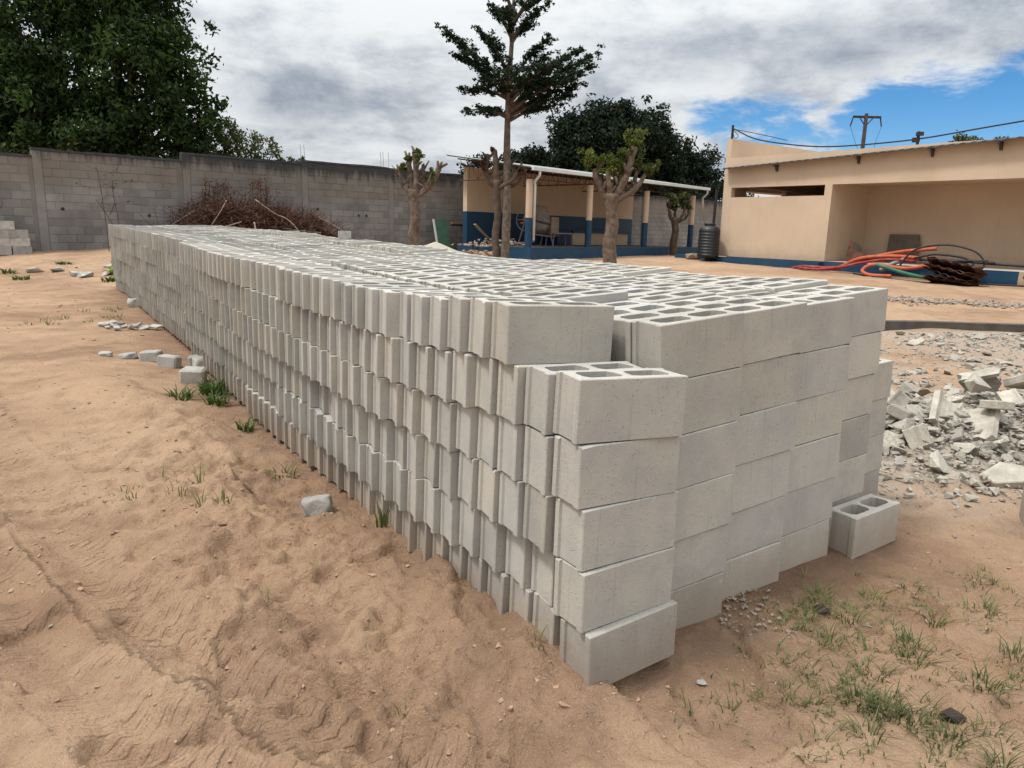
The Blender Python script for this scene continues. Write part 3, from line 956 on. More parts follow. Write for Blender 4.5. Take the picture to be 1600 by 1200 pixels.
MB().tube([(-.6, -.2, .42), (.6, -.2, .32), (1.1, -.2, .38)], .025, 6).build('cross_bar', 'steel_grey', mx_)
eb = MB().prism([(.52, -.25), (.98, -.25), (.98, .25), (.52, .25)], .38, 1.02)
eb.build('engine_cover', 'mixer_box', mx_, bevel=.05)
st = thing('metal_stand', 'low grey metal stand beside the concrete mixer in the shed', 'stand', sp(3.05, -1.75, .938), SA)
MB().box(-.62, .5, -.2, .2, .42, .46).build('top', 'steel_grey', st)
for sx in (-.58, .46):
    for sy in (-.17, .17):
        MB().tube([(sx, sy, .42), (sx + .06 * (1 if sx > 0 else -1), sy, 0)], .02, 6).build('leg', 'steel_grey', st)
cr = thing('blue_crate', 'dark blue box standing by the shed back wall next to the counter', 'box', sp(4.2, -.7, .938), SA)
MB().box(-.4, .4, -.3, .3, 0, .56).build('body', 'crate_blue', cr, bevel=.02)
MB().box(-.43, .43, -.33, .33, .562, .6).build('lid', 'crate_blue', cr, bevel=.01)
rng = random.Random(8)
for i, (x, y, L, a, t) in enumerate(((.0, -1.3, 1.5, .3, 25), (.5, -1.5, 1.2, -.4, 8), (.25, -1.9, 1.6, .9, 5), (.9, -2.3, 1.1, .1, 3))):
    p = sp(x - .5, y, .95)
    b = MB().box(-L / 2, L / 2, -.05, .05, 0, .03)
    o = b.build('plank', 'plank')
    o.location = (p[0], p[1], p[2] + .02 + L / 2 * math.sin(R(t)) + i * .015); o.rotation_euler = (0, R(-t if i % 2 else t), SA + a)
    tag(o, ('pale plank tilted up against the debris at the left end of the shed', 'plank lying across the debris near the tall tree trunk in the shed', 'long board flat on the debris at the left of the shed floor', 'short plank on the shed floor beside the concrete mixer')[i], 'plank', 'planks among the shed debris')
def rock_mesh(rng, sx, sy, sz, n=13, name='stone', mat='stone_grey'):
    bm = bmesh.new()
    for i in range(n):
        v = Vector((rng.gauss(0, 1), rng.gauss(0, 1), rng.gauss(0, 1))).normalized() * rng.uniform(.8, 1.0)
        bm.verts.new((max(-.72, min(.72, v.x)) * sx / 1.44, max(-.72, min(.72, v.y)) * sy / 1.44, max(-.66, min(.66, v.z)) * sz / 1.32))
    r = bmesh.ops.convex_hull(bm, input=bm.verts[:])
    bmesh.ops.delete(bm, geom=list(set(g for g in r['geom_interior'] + r['geom_unused'] if isinstance(g, bmesh.types.BMVert))), context='VERTS')
    me = bpy.data.meshes.new(name); bm.to_mesh(me); bm.free()
    me.materials.append(MATS[mat])
    return me
def scatter_stuff(name, mat, pts, label, cat, seed=1, nmesh=10):
    """pts: list of (x,y,z,size,flat): many small stones joined to one uncountable object"""
    rng = random.Random(seed)
    src = []
    for i in range(nmesh):
        me = rock_mesh(rng, 1, .8, .6, 10)
        bm = bmesh.new(); bm.from_mesh(me); bmesh.ops.triangulate(bm, faces=bm.faces[:])
        src.append((np.array([v.co[:] for v in bm.verts]), np.array([[v.index for v in f.verts] for f in bm.faces])))
        bm.free()
    Vs, Fs, n = [], [], 0
    for (x, y, z, s, fl) in pts:
        v, f = src[rng.randrange(nmesh)]
        a = rng.uniform(0, 6.28); ca, sa = math.cos(a), math.sin(a)
        q = v * np.array([s, s * rng.uniform(.6, 1), s * fl])
        t = rng.uniform(-.4, .4); q = np.stack([q[:, 0], q[:, 1] * math.cos(t) - q[:, 2] * math.sin(t), q[:, 1] * math.sin(t) + q[:, 2] * math.cos(t)], 1)
        q = np.stack([q[:, 0] * ca - q[:, 1] * sa, q[:, 0] * sa + q[:, 1] * ca, q[:, 2]], 1) + np.array([x, y, z])
        Vs.append(q); Fs.append(f + n); n += len(v)
    me = from_np(name, np.concatenate(Vs), np.concatenate(Fs), mat)
    return tag(link(name, me), label, cat, None, 'stuff')
pts = []
for i in range(150):
    x, y = rng.uniform(-1.5, 1.1), rng.uniform(-2.6, -.8)
    p = sp(x, y, .94 + rng.random() * .22 * max(0, 1 - abs(x + .2)))
    pts.append((p[0], p[1], p[2], rng.uniform(.06, .2), .8))
scatter_stuff('shed_debris', 'rubble_dust', pts, 'low brown heap of broken debris at the left of the shed floor', 'debris', 5)

# ------------------------------------------------------------------ right building
BA = math.atan2(-math.cos(R(37)), math.sin(R(37)))
bd = thing('beige_building', 'long beige flat-roofed building with a slot window and deep recess', 'building', (7.1, 26.2, 0), BA)
ZB, ZS, ZP = .76, 3.10, 4.04
wing = MB()
wing.box(0, 4.0, 0, .2, ZB, 2.74)
wing.box(0, .33, 0, .2, 2.74, 3.06)
wing.box(3.76, 4.0, 0, .2, 2.74, 3.06)
wing.build('front_wall', 'beige_paint', bd)
MB().box(0, 13, 0, .2, 3.06, ZP).build('fascia', 'beige_paint', bd)
MB().box(3.8, 4.0, .2, 2.2, ZB, 3.10).build('return_wall', 'beige_paint', bd)
MB().box(3.8, 13, 2.2, 2.4, .3, 3.10).build('recess_wall', 'beige_paint', bd)
MB().box(.2, 13, .2, 8, 3.10, 3.25).build('roof_slab', 'beige_paint', bd)
sw = MB(); sw.box(0, .2, .2, 1.0, ZB, 3.10); sw.box(0, .2, 1.0, 3.4, ZB, 2.6); sw.box(0, .2, 3.4, 8, ZB, 3.1)
sw.build('side_wall', 'beige_paint', bd)
MB().box(.002, .2, .2, 8, 3.252, 4.66).build('side_parapet', 'beige_paint', bd)
MB().box(.0, .2, -.001, .199, ZP + .001, 4.66).build('corner_parapet', 'beige_paint', bd)
MB().box(.2, 13, 7.8, 8, ZB, 3.1).build('back_wall', 'beige_paint', bd)
MB().box(-.7, -.002, .9, 5.4, 3.02, 3.22).build('side_canopy', 'beige_paint', bd)
MB().box(.2, 3.8, .2, 7.8, .5, .78).build('room_floor', 'kerb_concrete', bd)
MB().box(4.0, 13, .0, 2.2, .25, .775).build('recess_floor', 'floor_screed', bd)
MB().box(4.0, 9.3, -.03, -.001, .2, .772).build('floor_edge', 'blue_paint', bd)
MB().box(9.301, 13, -.03, -.001, .2, .772).build('floor_edge', 'beige_paint', bd)
MB().box(-1.7, 3.998, -.30, -.001, .2, .74).build('plinth', 'blue_paint', bd)
for i, (a, b_) in enumerate(((9.02, 9.28),)):
    MB().add([(9.40, -.034, .60), (9.75, -.034, .58), (9.95, -.034, .63), (9.7, -.034, .72), (9.42, -.034, .73)], [(0, 1, 2, 3, 4)]).build('paint_patch', 'blue_paint', bd)
# corrugated drip strip with brackets along the fascia
def strip_z(x):
    return 3.70 + x * .037
sv, sf = [], []
nseg = 150
for i in range(nseg + 1):
    x = .12 + 12.8 * i / nseg
    hz = .022 * math.cos(i * math.pi * .66)
    for (y, dz_) in ((0, .03), (-.27, -.02 + hz), (-.27, -.055 + hz * .3), (0, -.01)):
        sv.append((x, y - .001, strip_z(x) + dz_))
for i in range(nseg):
    for k in range(4):
        k2 = (k + 1) % 4
        sf.append((4 * i + k, 4 * i + k2, 4 * i + 4 + k2, 4 * i + 4 + k))
MB().add(sv, sf).build('drip_roof', 'dark_strip', bd)
for x in (2.05, 4.75, 6.8, 8.45, 10.3):
    z = strip_z(x)
    MB().box(x - .035, x + .035, -.26, -.002, z - .12, z - .06).add([(x - .03, -.05, z - .26), (x + .03, -.05, z - .26), (x + .03, -.002, z - .26), (x - .03, -.002, z - .26), (x - .03, -.10, z - .121), (x + .03, -.10, z - .121), (x + .03, -.002, z - .121), (x - .03, -.002, z - .121)], [(0, 3, 2, 1), (4, 5, 6, 7), (0, 1, 5, 4), (1, 2, 6, 5), (2, 3, 7, 6), (3, 0, 4, 7)]).build('bracket', 'dark_strip', bd)
for hx, hz in ((6.3, 1.35), (9.7, 2.3), (9.9, 2.0), (5.4, 1.0)):
    MB().lathe([(.035, -.003), (.035, .01)], (hx, 2.2, hz), (0, 1, 0), 10).build('wall_hole', 'dark_inside', bd)
BM = Matrix.Translation((7.1, 26.2, 0)) @ Matrix.Rotation(BA, 4, 'Z')
def bp(x, y, z):
    v = BM @ Vector((x, y, z)); return (v.x, v.y, v.z)

# posts and wire on the parapet
for (x, y, z, h, lab) in ((.1, .1, 4.66, .46, 'black post standing on the left corner of the beige parapet'), (6.3, .1, 4.04, .36, 'short dark post with a clamp standing on the beige fascia')):
    po = thing('parapet_post', lab, 'post', bp(x, y, z), BA)
    MB().box(-.03, .03, -.03, .03, -.02, h).build('shaft', 'wood_pole', po, bevel=.005)
    if z < 4.3:
        MB().box(-.14, .03, -.05, .05, .08, .2).box(-.05, .12, -.05, .05, h - .12, h - .02).build('clamp', 'wood_pole', po)
cab = [bp(.1, .1, 5.02), bp(1.0, .1, 4.62), bp(2.2, .1, 4.36), bp(3.4, .1, 4.20), bp(4.6, .1, 4.16), bp(6.3, .1, 4.20), bp(8, .1, 4.36), bp(10, .1, 4.55), bp(12.5, .1, 4.8)]
tag(MB().tube(spline(cab, 8), .022, 6).build('overhead_cable', 'black_cable', None, True), 'black cable sagging along the top of the beige building', 'cable')
for i, q in enumerate(([bp(.1, .1, 5.0), bp(.35, .1, 4.75), bp(.2, .1, 4.70), bp(.12, .1, 4.9)], [bp(.1, .1, 5.0), bp(.8, .6, 4.82), bp(1.5, 1.2, 4.62)])):
    tag(MB().tube(spline(q, 6), .012, 5).build('loose_wire', 'black_cable'), ('short loop of wire hanging at the parapet corner post', 'straight stay wire from the corner post down to the roof')[i], 'wire')

# utility pole beyond the roof
up_ = thing('utility_pole', 'dark wooden utility pole with a crossarm behind the beige building', 'utility pole', (20.1, 45, .8))
MB().tube([(-.03, 0, 0), (0, 0, 4), (.0, 0, 7.75)], [.15, .13, .10], 10).build('shaft', 'wood_pole', up_, True)
MB().box(-.75, .85, -.06, .06, 7.5, 7.62).build('crossarm', 'wood_pole', up_)
for s in (-1, 1):
    MB().tube([(0, 0, 7.05), (s * .4, -.06, 7.52)], .03, 5).build('brace', 'wood_pole', up_)
    x = s * .8 + .04
    MB().tube([(x, 0, 7.5), (x + .04 * s, 0, 7.3), (x + .1 * s, 0, 7.05)], .04, 6).build('insulator', 'wood_pole', up_)
    MB().tube(spline([(x + .1 * s, 0, 7.05), (s * .55, -.3, 6.0), (s * .35 + .2, -.5, 5.2)], 5), .012, 4).build('jumper_wire', 'black_cable', up_)
tag(MB().tube(spline([(20.9, 45, 6.3), (25, 44, 6.35), (32, 42, 6.7), (45, 40, 7.6)], 6), .018, 4).build('power_line', 'black_cable'), 'thin power line running right from the utility pole', 'wire')

# black water tank
tk = thing('water_tank', 'black ribbed plastic water tank beside the beige building corner', 'water tank', (6.66, 25.9, .70))
prof = [(.33, 0)]
for i in range(9):
    z = .03 + i * .1
    prof += [(.35, z), (.362, z + .03), (.362, z + .07), (.35, z + .1)]
prof += [(.34, .97), (.27, 1.05), (.18, 1.08)]
MB().lathe(prof, sides=28).build('body', 'black_plastic', tk, True)
MB().lathe([(.19, 1.08), (.19, 1.15), (.17, 1.17)], sides=20).build('lid', 'black_plastic', tk)
tag(MB().tube([(6.75, 26.05, .6), (6.83, 26.1, 1.9), (6.86, 26.15, 3.0)], .05, 8).build('drain_pipe', 'black_plastic'), 'dark vertical pipe between the water tank and the beige building', 'pipe')

# ------------------------------------------------------------------ hoses, pipes and scrap by the recess
def hose(name, mat, pts, r, label, cat='hose', group=None):
    return tag(MB().tube(spline([bp(*p) for p in pts], 8), r, 8).build(name, mat, None, True), label, cat, group)
G = 'hoses heaped in front of the recess'
hose('hose', 'orange_hose', [(4.2, -.5, .55), (4.8, -.6, .62), (5.4, -.5, .92), (6.2, -.35, 1.02), (7.0, -.3, 1.0)], .055, 'orange hose arching up from the ground to the left of the heap', 'hose', G)
hose('hose', 'orange_hose', [(4.6, -.3, .56), (5.2, -.35, .84), (6.0, -.3, 1.06), (6.6, -.3, 1.18), (7.35, -.25, 1.27)], .05, 'orange hose with its free end sticking up highest above the heap', 'hose', G)
hose('hose', 'orange_hose', [(6.6, -1.0, .50), (6.0, -1.05, .50), (5.75, -.95, .62), (6.0, -.8, .78), (6.8, -.7, .72), (7.4, -.6, .84), (7.9, -.5, .90)], .05, 'orange hose bent in a tight U at the front of the heap', 'hose', G)
hose('hose', 'red_hose', [(3.2, -.45, .52), (3.7, -.6, .60), (4.3, -.5, .60), (5.0, -.7, .66), (5.6, -.4, .86), (6.4, -.2, .98)], .045, 'dark red hose trailing left along the blue plinth', 'hose', G)
hose('hose', 'red_hose', [(3.6, -.7, .55), (4.4, -.75, .56), (5.2, -.55, .74), (6.1, -.5, .92), (6.9, -.45, .92)], .04, 'dark red hose lying beneath the orange ones', 'hose', G)
hose('green_pipe', 'green_pipe', [(5.9, -.75, .80), (6.4, -.9, .72), (7.0, -1.05, .60), (7.6, -1.15, .52)], .05, 'green plastic pipe sloping to the ground under the orange hoses', 'pipe')
hose('green_pipe', 'steel_grey', [(6.05, -.55, .62), (6.35, -.5, .82), (6.6, -.4, .95)], .06, 'short grey pipe poking out of the hose heap', 'pipe')
cg = 'black cables of the hose heap'
hose('cable_coil', 'black_cable', [(6.6, -.6, .8), (6.9, -.5, 1.22), (7.6, -.4, 1.38), (8.3, -.35, 1.25), (8.6, -.35, .95), (8.45, -.4, .72), (7.9, -.5, .70), (7.2, -.5, .78)], .025, 'big black cable loop arching above the rusty sheets', 'cable', cg)
hose('cable_coil', 'black_cable', [(6.9, -.45, 1.0), (7.4, -.4, 1.12), (8.1, -.35, 1.06), (8.35, -.4, .88), (7.8, -.5, .84), (7.1, -.55, .9)], .028, 'smaller black cable loop inside the big one', 'cable', cg)
hose('cable_coil', 'black_cable', [(7.0, -.4, .96), (7.9, -.35, .98), (8.7, -.3, .94), (9.8, -.25, .92), (12, -.2, .95)], .03, 'black cable running right along the beige base wall', 'cable', cg)
hose('cable_coil', 'black_cable', [(5.4, -.8, .50), (6.2, -1.1, .46), (7.1, -1.3, .42), (7.9, -1.4, .40)], .022, 'black cable on the ground in front of the hose heap', 'cable', cg)
hose('cable_coil', 'black_cable', [(8.6, -1.0, .45), (9.3, -.7, .45), (10.2, -.5, .46), (11.5, -.4, .46)], .022, 'black cable along the wall foot right of the rusty sheets', 'cable', cg)
def metal_bundle():
    b = MB()
    rng = random.Random(3)
    for i in range(14):
        a = (rng.uniform(6.9, 8.2), rng.uniform(-.5, -.2), rng.uniform(.76, 1.0))
        e = (a[0] + rng.uniform(.3, 1.1), a[1] + rng.uniform(-.15, .15), a[2] + rng.uniform(-.1, .1))
        b.tube([bp(*a), bp(*((p + q) / 2 + rng.uniform(-.04, .04) for p, q in zip(a, e))), bp(*e)], .018, 5)
    tag(b.build('scrap_rods', 'dark_strip'), 'tangle of dark rods and strips on the hose heap', 'scrap')
metal_bundle()
# stack of rusty corrugated sheets
rs = thing('rusty_sheet_stack', 'leaning stack of rusty corrugated sheets on the ground before the recess', 'sheet stack', bp(8.15, -1.15, .33), BA)
rng = random.Random(12)
for i in range(9):
    v = []; q = 10
    lx, ly = .62 + rng.uniform(-.06, .05), 1.0
    for k in range(q + 1):
        for y in (-.45, .45):
            v.append((-lx + 2 * lx * k / q, y, .022 * math.cos(k * math.pi)))
    n = q + 1
    v += [(x_, y_, z_ - .008) for x_, y_, z_ in v]
    f = [(2 * k, 2 * k + 1, 2 * k + 3, 2 * k + 2) for k in range(n - 1)] + [(2 * n + 2 * k, 2 * n + 2 * k + 2, 2 * n + 2 * k + 3, 2 * n + 2 * k + 1) for k in range(n - 1)]
    for k in range(n - 1):
        f += [(2 * k, 2 * k + 2, 2 * n + 2 * k + 2, 2 * n + 2 * k), (2 * k + 1, 2 * n + 2 * k + 1, 2 * n + 2 * k + 3, 2 * k + 3)]
    f += [(0, 2 * n, 2 * n + 1, 1), (2 * n - 2, 2 * n - 1, 4 * n - 1, 4 * n - 2)]
    o = MB().add(v, f).build('sheet', 'rusty_sheet', rs)
    o.location = (rng.uniform(-.05, .05) + i * .012, rng.uniform(-.06, .06), .09 + i * .058)
    o.rotation_euler = (R(rng.uniform(-6, 6) - 12), R(10 + rng.uniform(-5, 5)), rng.uniform(-.25, .25))
rp = thing('rusty_plate', 'dark rusty bent plate propped in the corner of the recess', 'metal plate', bp(4.75, .5, .78), BA)
MB().add([(-.35, 0, 0), (.55, -.1, .12), (.55, -.1, .16), (-.1, .05, .35), (-.33, .1, .68), (-.35, .02, 0), (.55, -.08, .12), (.55, -.08, .17), (-.1, .07, .35), (-.33, .12, .68)], [(0, 1, 2, 3, 4), (9, 8, 7, 6, 5), (0, 5, 6, 1), (1, 6, 7, 2), (2, 7, 8, 3), (3, 8, 9, 4), (4, 9, 5, 0)]).build('plate', 'rusty_sheet', rp)
bb = thing('brown_board', 'brown clipped-corner board leaning against the recess wall', 'board', bp(5.35, 2.02, .78), BA)
MB().add([(-.5, 0, 0), (.38, 0, 0), (.5, .04, .5), (.4, .1, .86), (-.5, .1, .86)] + [(x, y + .03, z) for x, y, z in ((-.5, 0, 0), (.38, 0, 0), (.5, .04, .5), (.4, .1, .86), (-.5, .1, .86))], [(0, 1, 2, 3, 4), (9, 8, 7, 6, 5)] + [(i, i + 5, (i + 1) % 5 + 5, (i + 1) % 5) for i in range(5)]).build('panel', 'brown_board', bb)
dk = thing('grey_disc', 'grey round disc leaning in the inner corner of the recess', 'disc', bp(4.12, 1.5, .78), BA)
MB().lathe([(.1, 0), (.24, .01), (.27, .03), (.24, .05), (.1, .045)], (0, 0, .28), (.95, -.25, .2), 22).build('disc', 'steel_grey', dk, True)

# ------------------------------------------------------------------ kerb and rubble
kb = MB()
kx = [(5.55, 11.72), (6.6, 11.85), (8.25, 11.75), (10.5, 11.5), (14, 11.0), (20, 10.2)]
for (x0, y0), (x1, y1) in zip(kx[:-1], kx[1:]):
    pass
n = len(kx)
vs = []
for (x, y) in kx:
    z = gz(x, y + .3)
    vs += [(x, y, z - .3), (x, y, .205), (x - .0, y + .14, .21), (x, y + .14, z - .3)]
fs = []
for i in range(n - 1):
    for k in range(4):
        k2 = (k + 1) % 4
        fs.append((4 * i + k, 4 * i + 4 + k, 4 * i + 4 + k2, 4 * i + k2))
fs += [(0, 1, 2, 3), (4 * n - 1, 4 * n - 2, 4 * n - 3, 4 * n - 4)]
tag(kb.add(vs, fs).build('kerb', 'kerb_concrete'), 'low dark concrete kerb between the rubble and the red soil', 'kerb')

rng = random.Random(77)
def heap_z(x, y):
    h = .30 * math.exp(-(((x - 3.55) / .75) ** 2 + ((y - 5.35) / .55) ** 2))
    h += .17 * math.exp(-(((x - 2.85) / .45) ** 2 + ((y - 5.0) / .5) ** 2))
    h += .2 * math.exp(-(((x - 4.6) / .8) ** 2 + ((y - 5.3) / .6) ** 2))
    return gz(x, y) + h
# the earth core of the heap
hx, hy = np.meshgrid(np.linspace(1.9, 6.4, 70), np.linspace(3.7, 7.0, 50))
hz = np.array([[heap_z(a, b_) - .035 for a, b_ in zip(ra, rb)] for ra, rb in zip(hx, hy)]) + .05 * fbm(hx * 5, hy * 5, 7, 3)
ii = np.arange(70 * 50).reshape(50, 70)
me = from_np('rubble_core', np.stack([hx.ravel(), hy.ravel(), hz.ravel()], 1), np.stack([ii[:-1, :-1].ravel(), ii[:-1, 1:].ravel(), ii[1:, 1:].ravel(), ii[1:, :-1].ravel()], 1), 'rubble_dust', True)
tag(link('rubble_core', me), 'dusty earth and crushed concrete under the rubble heap', 'rubble', None, 'stuff')
def chunk(x, y, sx, sy, sz, rot, label, lift=.0, group=None, v=12, mat='rubble', name='concrete_fragment'):
    o = link(name, rock_mesh(rng, sx, sy, sz, v, name, mat), None, (x, y, heap_z(x, y) + sz * .28 + lift))
    o.rotation_euler = rot
    return tag(o, label, 'concrete fragment', group)
def slab_mesh(pts, th, mat='rubble', name='concrete_fragment'):
    b = MB().prism(pts, -th / 2, th / 2)
    me = b.mesh(name, mat)
    bm = bmesh.new(); bm.from_mesh(me); bmesh.ops.bevel(bm, geom=bm.edges[:], offset=th * .12, segments=1, affect='EDGES'); bm.to_mesh(me); bm.free()
    return me
def slab(x, y, pts, th, rot, label, lift):
    o = link('concrete_fragment', slab_mesh(pts, th), None, (x, y, heap_z(x, y) + lift))
    o.rotation_euler = rot
    return tag(o, label, 'concrete fragment', 'large named pieces on the rubble heap')
def shell(x, y, rad, th, a0, a1, L, rot, label, lift):
    b = MB(); n = 9; v = []
    for i in range(n + 1):
        a = a0 + (a1 - a0) * i / n
        for r_ in (rad, rad - th):
            for yy in (-L / 2, L / 2):
                v.append((r_ * math.cos(a), yy + .02 * math.sin(i * 2.1), r_ * math.sin(a)))
    f = []
    for i in range(n):
        q = 4 * i
        f += [(q, q + 4, q + 5, q + 1), (q + 2, q + 3, q + 7, q + 6), (q, q + 2, q + 6, q + 4), (q + 1, q + 5, q + 7, q + 3)]
    f += [(0, 1, 3, 2), (4 * n, 4 * n + 2, 4 * n + 3, 4 * n + 1)]
    o = link('concrete_fragment', b.add(v, f).mesh('concrete_fragment', 'rubble'), None, (x, y, heap_z(x, y) + lift))
    o.rotation_euler = rot
    return tag(o, label, 'concrete fragment', 'large named pieces on the rubble heap')
shell(3.75, 5.75, .17, .035, -.2, 2.6, .26, (R(-20), R(20), R(55)), 'curved broken pipe shell standing up on the rubble heap', .10)
slab(4.0, 5.6, [(-.17, -.12), (.15, -.14), (.19, .08), (-.08, .15)], .07, (R(-22), R(12), .5), 'tilted flat slab right of the curved shell on the heap', .16)
slab(4.0, 4.98, [(-.19, -.13), (.20, -.10), (.22, .1), (-.02, .16), (-.2, .07)], .045, (R(-12), R(5), .2), 'pale flat slab lying at the right front of the heap', .12)
shell(3.10, 4.85, .24, .04, 3.6, 5.7, .30, (R(32), R(8), R(-28)), 'large trough-shaped fragment lying open at the front of the heap', .20)
slab(3.32, 4.92, [(-.12, -.05), (.1, -.08), (.14, .04), (-.05, .09)], .06, (R(-8), R(8), .6), 'short thick bar of concrete lying inside the trough fragment', .16)
slab(3.05, 6.0, [(-.17, -.1), (.12, -.12), (.17, .05), (-.08, .12)], .04, (R(28), R(-12), .3), 'wide broken plate at the back left of the heap', .12)
chunk(3.38, 5.25, .22, .17, .15, (.3, .2, .7), 'rounded stone-like lump in the middle of the heap', .08, 'large named pieces on the rubble heap')
chunk(3.12, 5.62, .2, .16, .13, (.1, .4, .2), 'angular lump below the wide plate on the heap', .06, 'large named pieces on the rubble heap')
slab(2.72, 5.0, [(-.1, -.07), (.1, -.08), (.11, .06), (-.08, .08)], .08, (.3, .2, .9), 'squarish broken corner piece at the left of the heap', .06)
slab(3.05, 4.35, [(-.1, -.1), (.06, -.12), (.12, .0), (.0, .13), (-.1, .06)], .05, (R(-15), R(-20), 1.2), 'lone bent piece lying on the soil before the heap', .05)
tag(link('yellow_stone', rock_mesh(rng, .08, .07, .09, 12, 'yellow_stone', 'plank'), None, (3.12, 5.45, heap_z(3.12, 5.45) + .06)), 'small ochre yellow stone on the left of the heap', 'stone')
lab_h = 'jagged grey concrete fragment in the rubble heap right of the pile'
lab_f = 'grey concrete fragment scattered on the dusty ground near the kerb'
srcs = [rock_mesh(rng, 1, rng.uniform(.65, .95), rng.uniform(.35, .75), 11, 'concrete_fragment', 'rubble') for _ in range(8)]
for _ in range(6):      # broken wall plates of blocks
    srcs.append(slab_mesh([(-.5, -.3 + rng.uniform(-.1, .1)), (.1 + rng.uniform(-.2, .2), -.42), (.5, -.2 + rng.uniform(-.15, .15)), (.42, .3), (-.1 + rng.uniform(-.2, .2), .42), (-.45, .22)], rng.uniform(.16, .26)))
nchunk = 0
while nchunk < 165:
    x, y = rng.gauss(3.6, .85), rng.gauss(5.2, .5)
    if rng.random() < .3:
        x, y = rng.gauss(2.85, .25), rng.gauss(5.0, .4)
    if (x - O2[0]) * DE[0] + (y - O2[1]) * DE[1] < 2.55 or x > 6.2 or y < 4.1:
        continue
    if nchunk > 100 and y > 5.2:
        continue
    s = min(.16, .05 + rng.expovariate(1 / .036))
    o = link('concrete_fragment', srcs[rng.randrange(14)], None, (x, y, heap_z(x, y) + s * .12))
    o.scale = (s, s, s); o.rotation_euler = (rng.uniform(-.6, .6), rng.uniform(-.6, .6), rng.uniform(0, 6.3))
    tag(o, lab_h, 'concrete fragment', 'rubble heap fragments'); nchunk += 1
hb = BLOCKS[6].copy(); hb.name = 'broken_block'; hb.materials[0] = MATS['rubble']
for i, (x, y, rot, sc) in enumerate(((2.9, 5.35, (.5, .3, .4), .5), (3.6, 5.15, (-.4, .9, 1.2), .45), (4.2, 5.2, (.9, .1, 2.2), .55), (3.3, 5.75, (1.3, .2, .8), .5), (4.5, 5.6, (.2, -.6, 1.9), .5), (2.75, 4.75, (.2, .5, 2.8), .4))):
    o = link('broken_block', hb, None, (x, y, heap_z(x, y) - .035)); o.scale = (sc * .9, .9, .7); o.rotation_euler = rot
    tag(o, ('half of a hollow block at the back left of the rubble heap', 'upturned half block in the middle of the rubble heap', 'half block leaning at the right side of the rubble heap', 'half block on its side behind the rubble heap crest', 'half block at the far right of the rubble heap', 'small block remnant at the near left foot of the rubble heap')[i], 'broken block', 'broken blocks in the rubble heap')
nf = 0
while nf < 115:
    y = rng.uniform(6.6, 11.6); x = rng.uniform(3.6, 10.5)
    if rng.random() < .45:
        y = 11.5 - abs(rng.gauss(0, .45))
    if rng.random() < .25:
        y = rng.gauss(8.1, .25)
    if (x - O2[0]) * DE[0] + (y - O2[1]) * DE[1] < 3.0:
        continue
    s = min(.30, .08 + rng.expovariate(1 / .065))
    o = link('concrete_fragment', srcs[rng.randrange(14)], None, (x, y, gz(x, y) + s * .13))
    o.scale = (s, s, s * .9); o.rotation_euler = (rng.uniform(-.5, .5), rng.uniform(-.5, .5), rng.uniform(0, 6.3))
    tag(o, lab_f, 'concrete fragment', 'scattered rubble fragments'); nf += 1
pts = []
for i in range(5200):
    x, y = rng.gauss(3.6, .95), rng.gauss(5.1, .65)
    if (x - O2[0]) * DE[0] + (y - O2[1]) * DE[1] < 2.4 or y < 3.75:
        continue
    s = min(.085, .014 + rng.expovariate(1 / .02))
    pts.append((x, y, heap_z(x, y) + s * .15, s, .8))
for i in range(11000):
    x, y = rng.uniform(2.4, 12), rng.uniform(4.6, 11.6)
    if (x - O2[0]) * DE[0] + (y - O2[1]) * DE[1] < 2.35:
        continue
    if fbm(np.array([x * .9]), np.array([y * .9]), 13, 3)[0] < -.02 and rng.random() < .6:
        continue
    s = min(.12, .02 + rng.expovariate(1 / .026))
    pts.append((x, y, gz(x, y) + s * .15, s, .75))
scatter_stuff('rubble_gravel', 'rubble', pts, 'crushed concrete gravel spread around the rubble heap', 'gravel', 3)
pts = []
for i in range(900):
    t = rng.random(); x = 7.4 + 4.5 * t + rng.gauss(0, .3); y = 15.0 - 1.0 * t + rng.gauss(0, .3)
    s = rng.uniform(.03, .12); pts.append((x, y, gz(x, y) + .02, s, .7))
scatter_stuff('gravel_row', 'rubble_dust', pts, 'low row of brownish rubble gravel on the red soil', 'gravel', 4)

# ------------------------------------------------------------------ stones and debris on the left
g = 'loose stones beside the pile'
def boulder_mesh(sx, sy, sz, seed, mat):
    bm = bmesh.new(); bmesh.ops.create_icosphere(bm, subdivisions=4, radius=1)
    for v in bm.verts:
        p = v.co.copy(); q = Vector((max(-.78, min(.78, p.x)), max(-.8, min(.8, p.y)), max(-.68, min(.68, p.z))))
        q *= 1 + .16 * mnoise.noise(p * 1.6 + Vector((seed, 0, 0))) + .05 * mnoise.noise(p * 5 + Vector((0, seed, 0))) + .02 * mnoise.noise(p * 13)
        v.co = (q.x * sx / 1.6, q.y * sy / 1.6, q.z * sz / 1.4)
    me = bpy.data.meshes.new('stone'); bm.to_mesh(me); bm.free()
    me.polygons.foreach_set('use_smooth', [True] * len(me.polygons)); me.materials.append(MATS[mat])
    return me
def stone(x, y, sx, sy, sz, rz, label, mat='stone_grey', v=13, sink=.3):
    o = link('stone', boulder_mesh(sx, sy, sz, x * 7.3, mat), None, (x, y, gz(x, y) + sz * (.5 - sink)))
    o.rotation_euler = (rng.uniform(-.15, .15), rng.uniform(-.15, .15), rz)
    return tag(o, label, 'stone', g)
stone(-.98, 3.56, .145, .11, .10, .2, 'pale stone lying alone on the sand close to the long side', v=30)
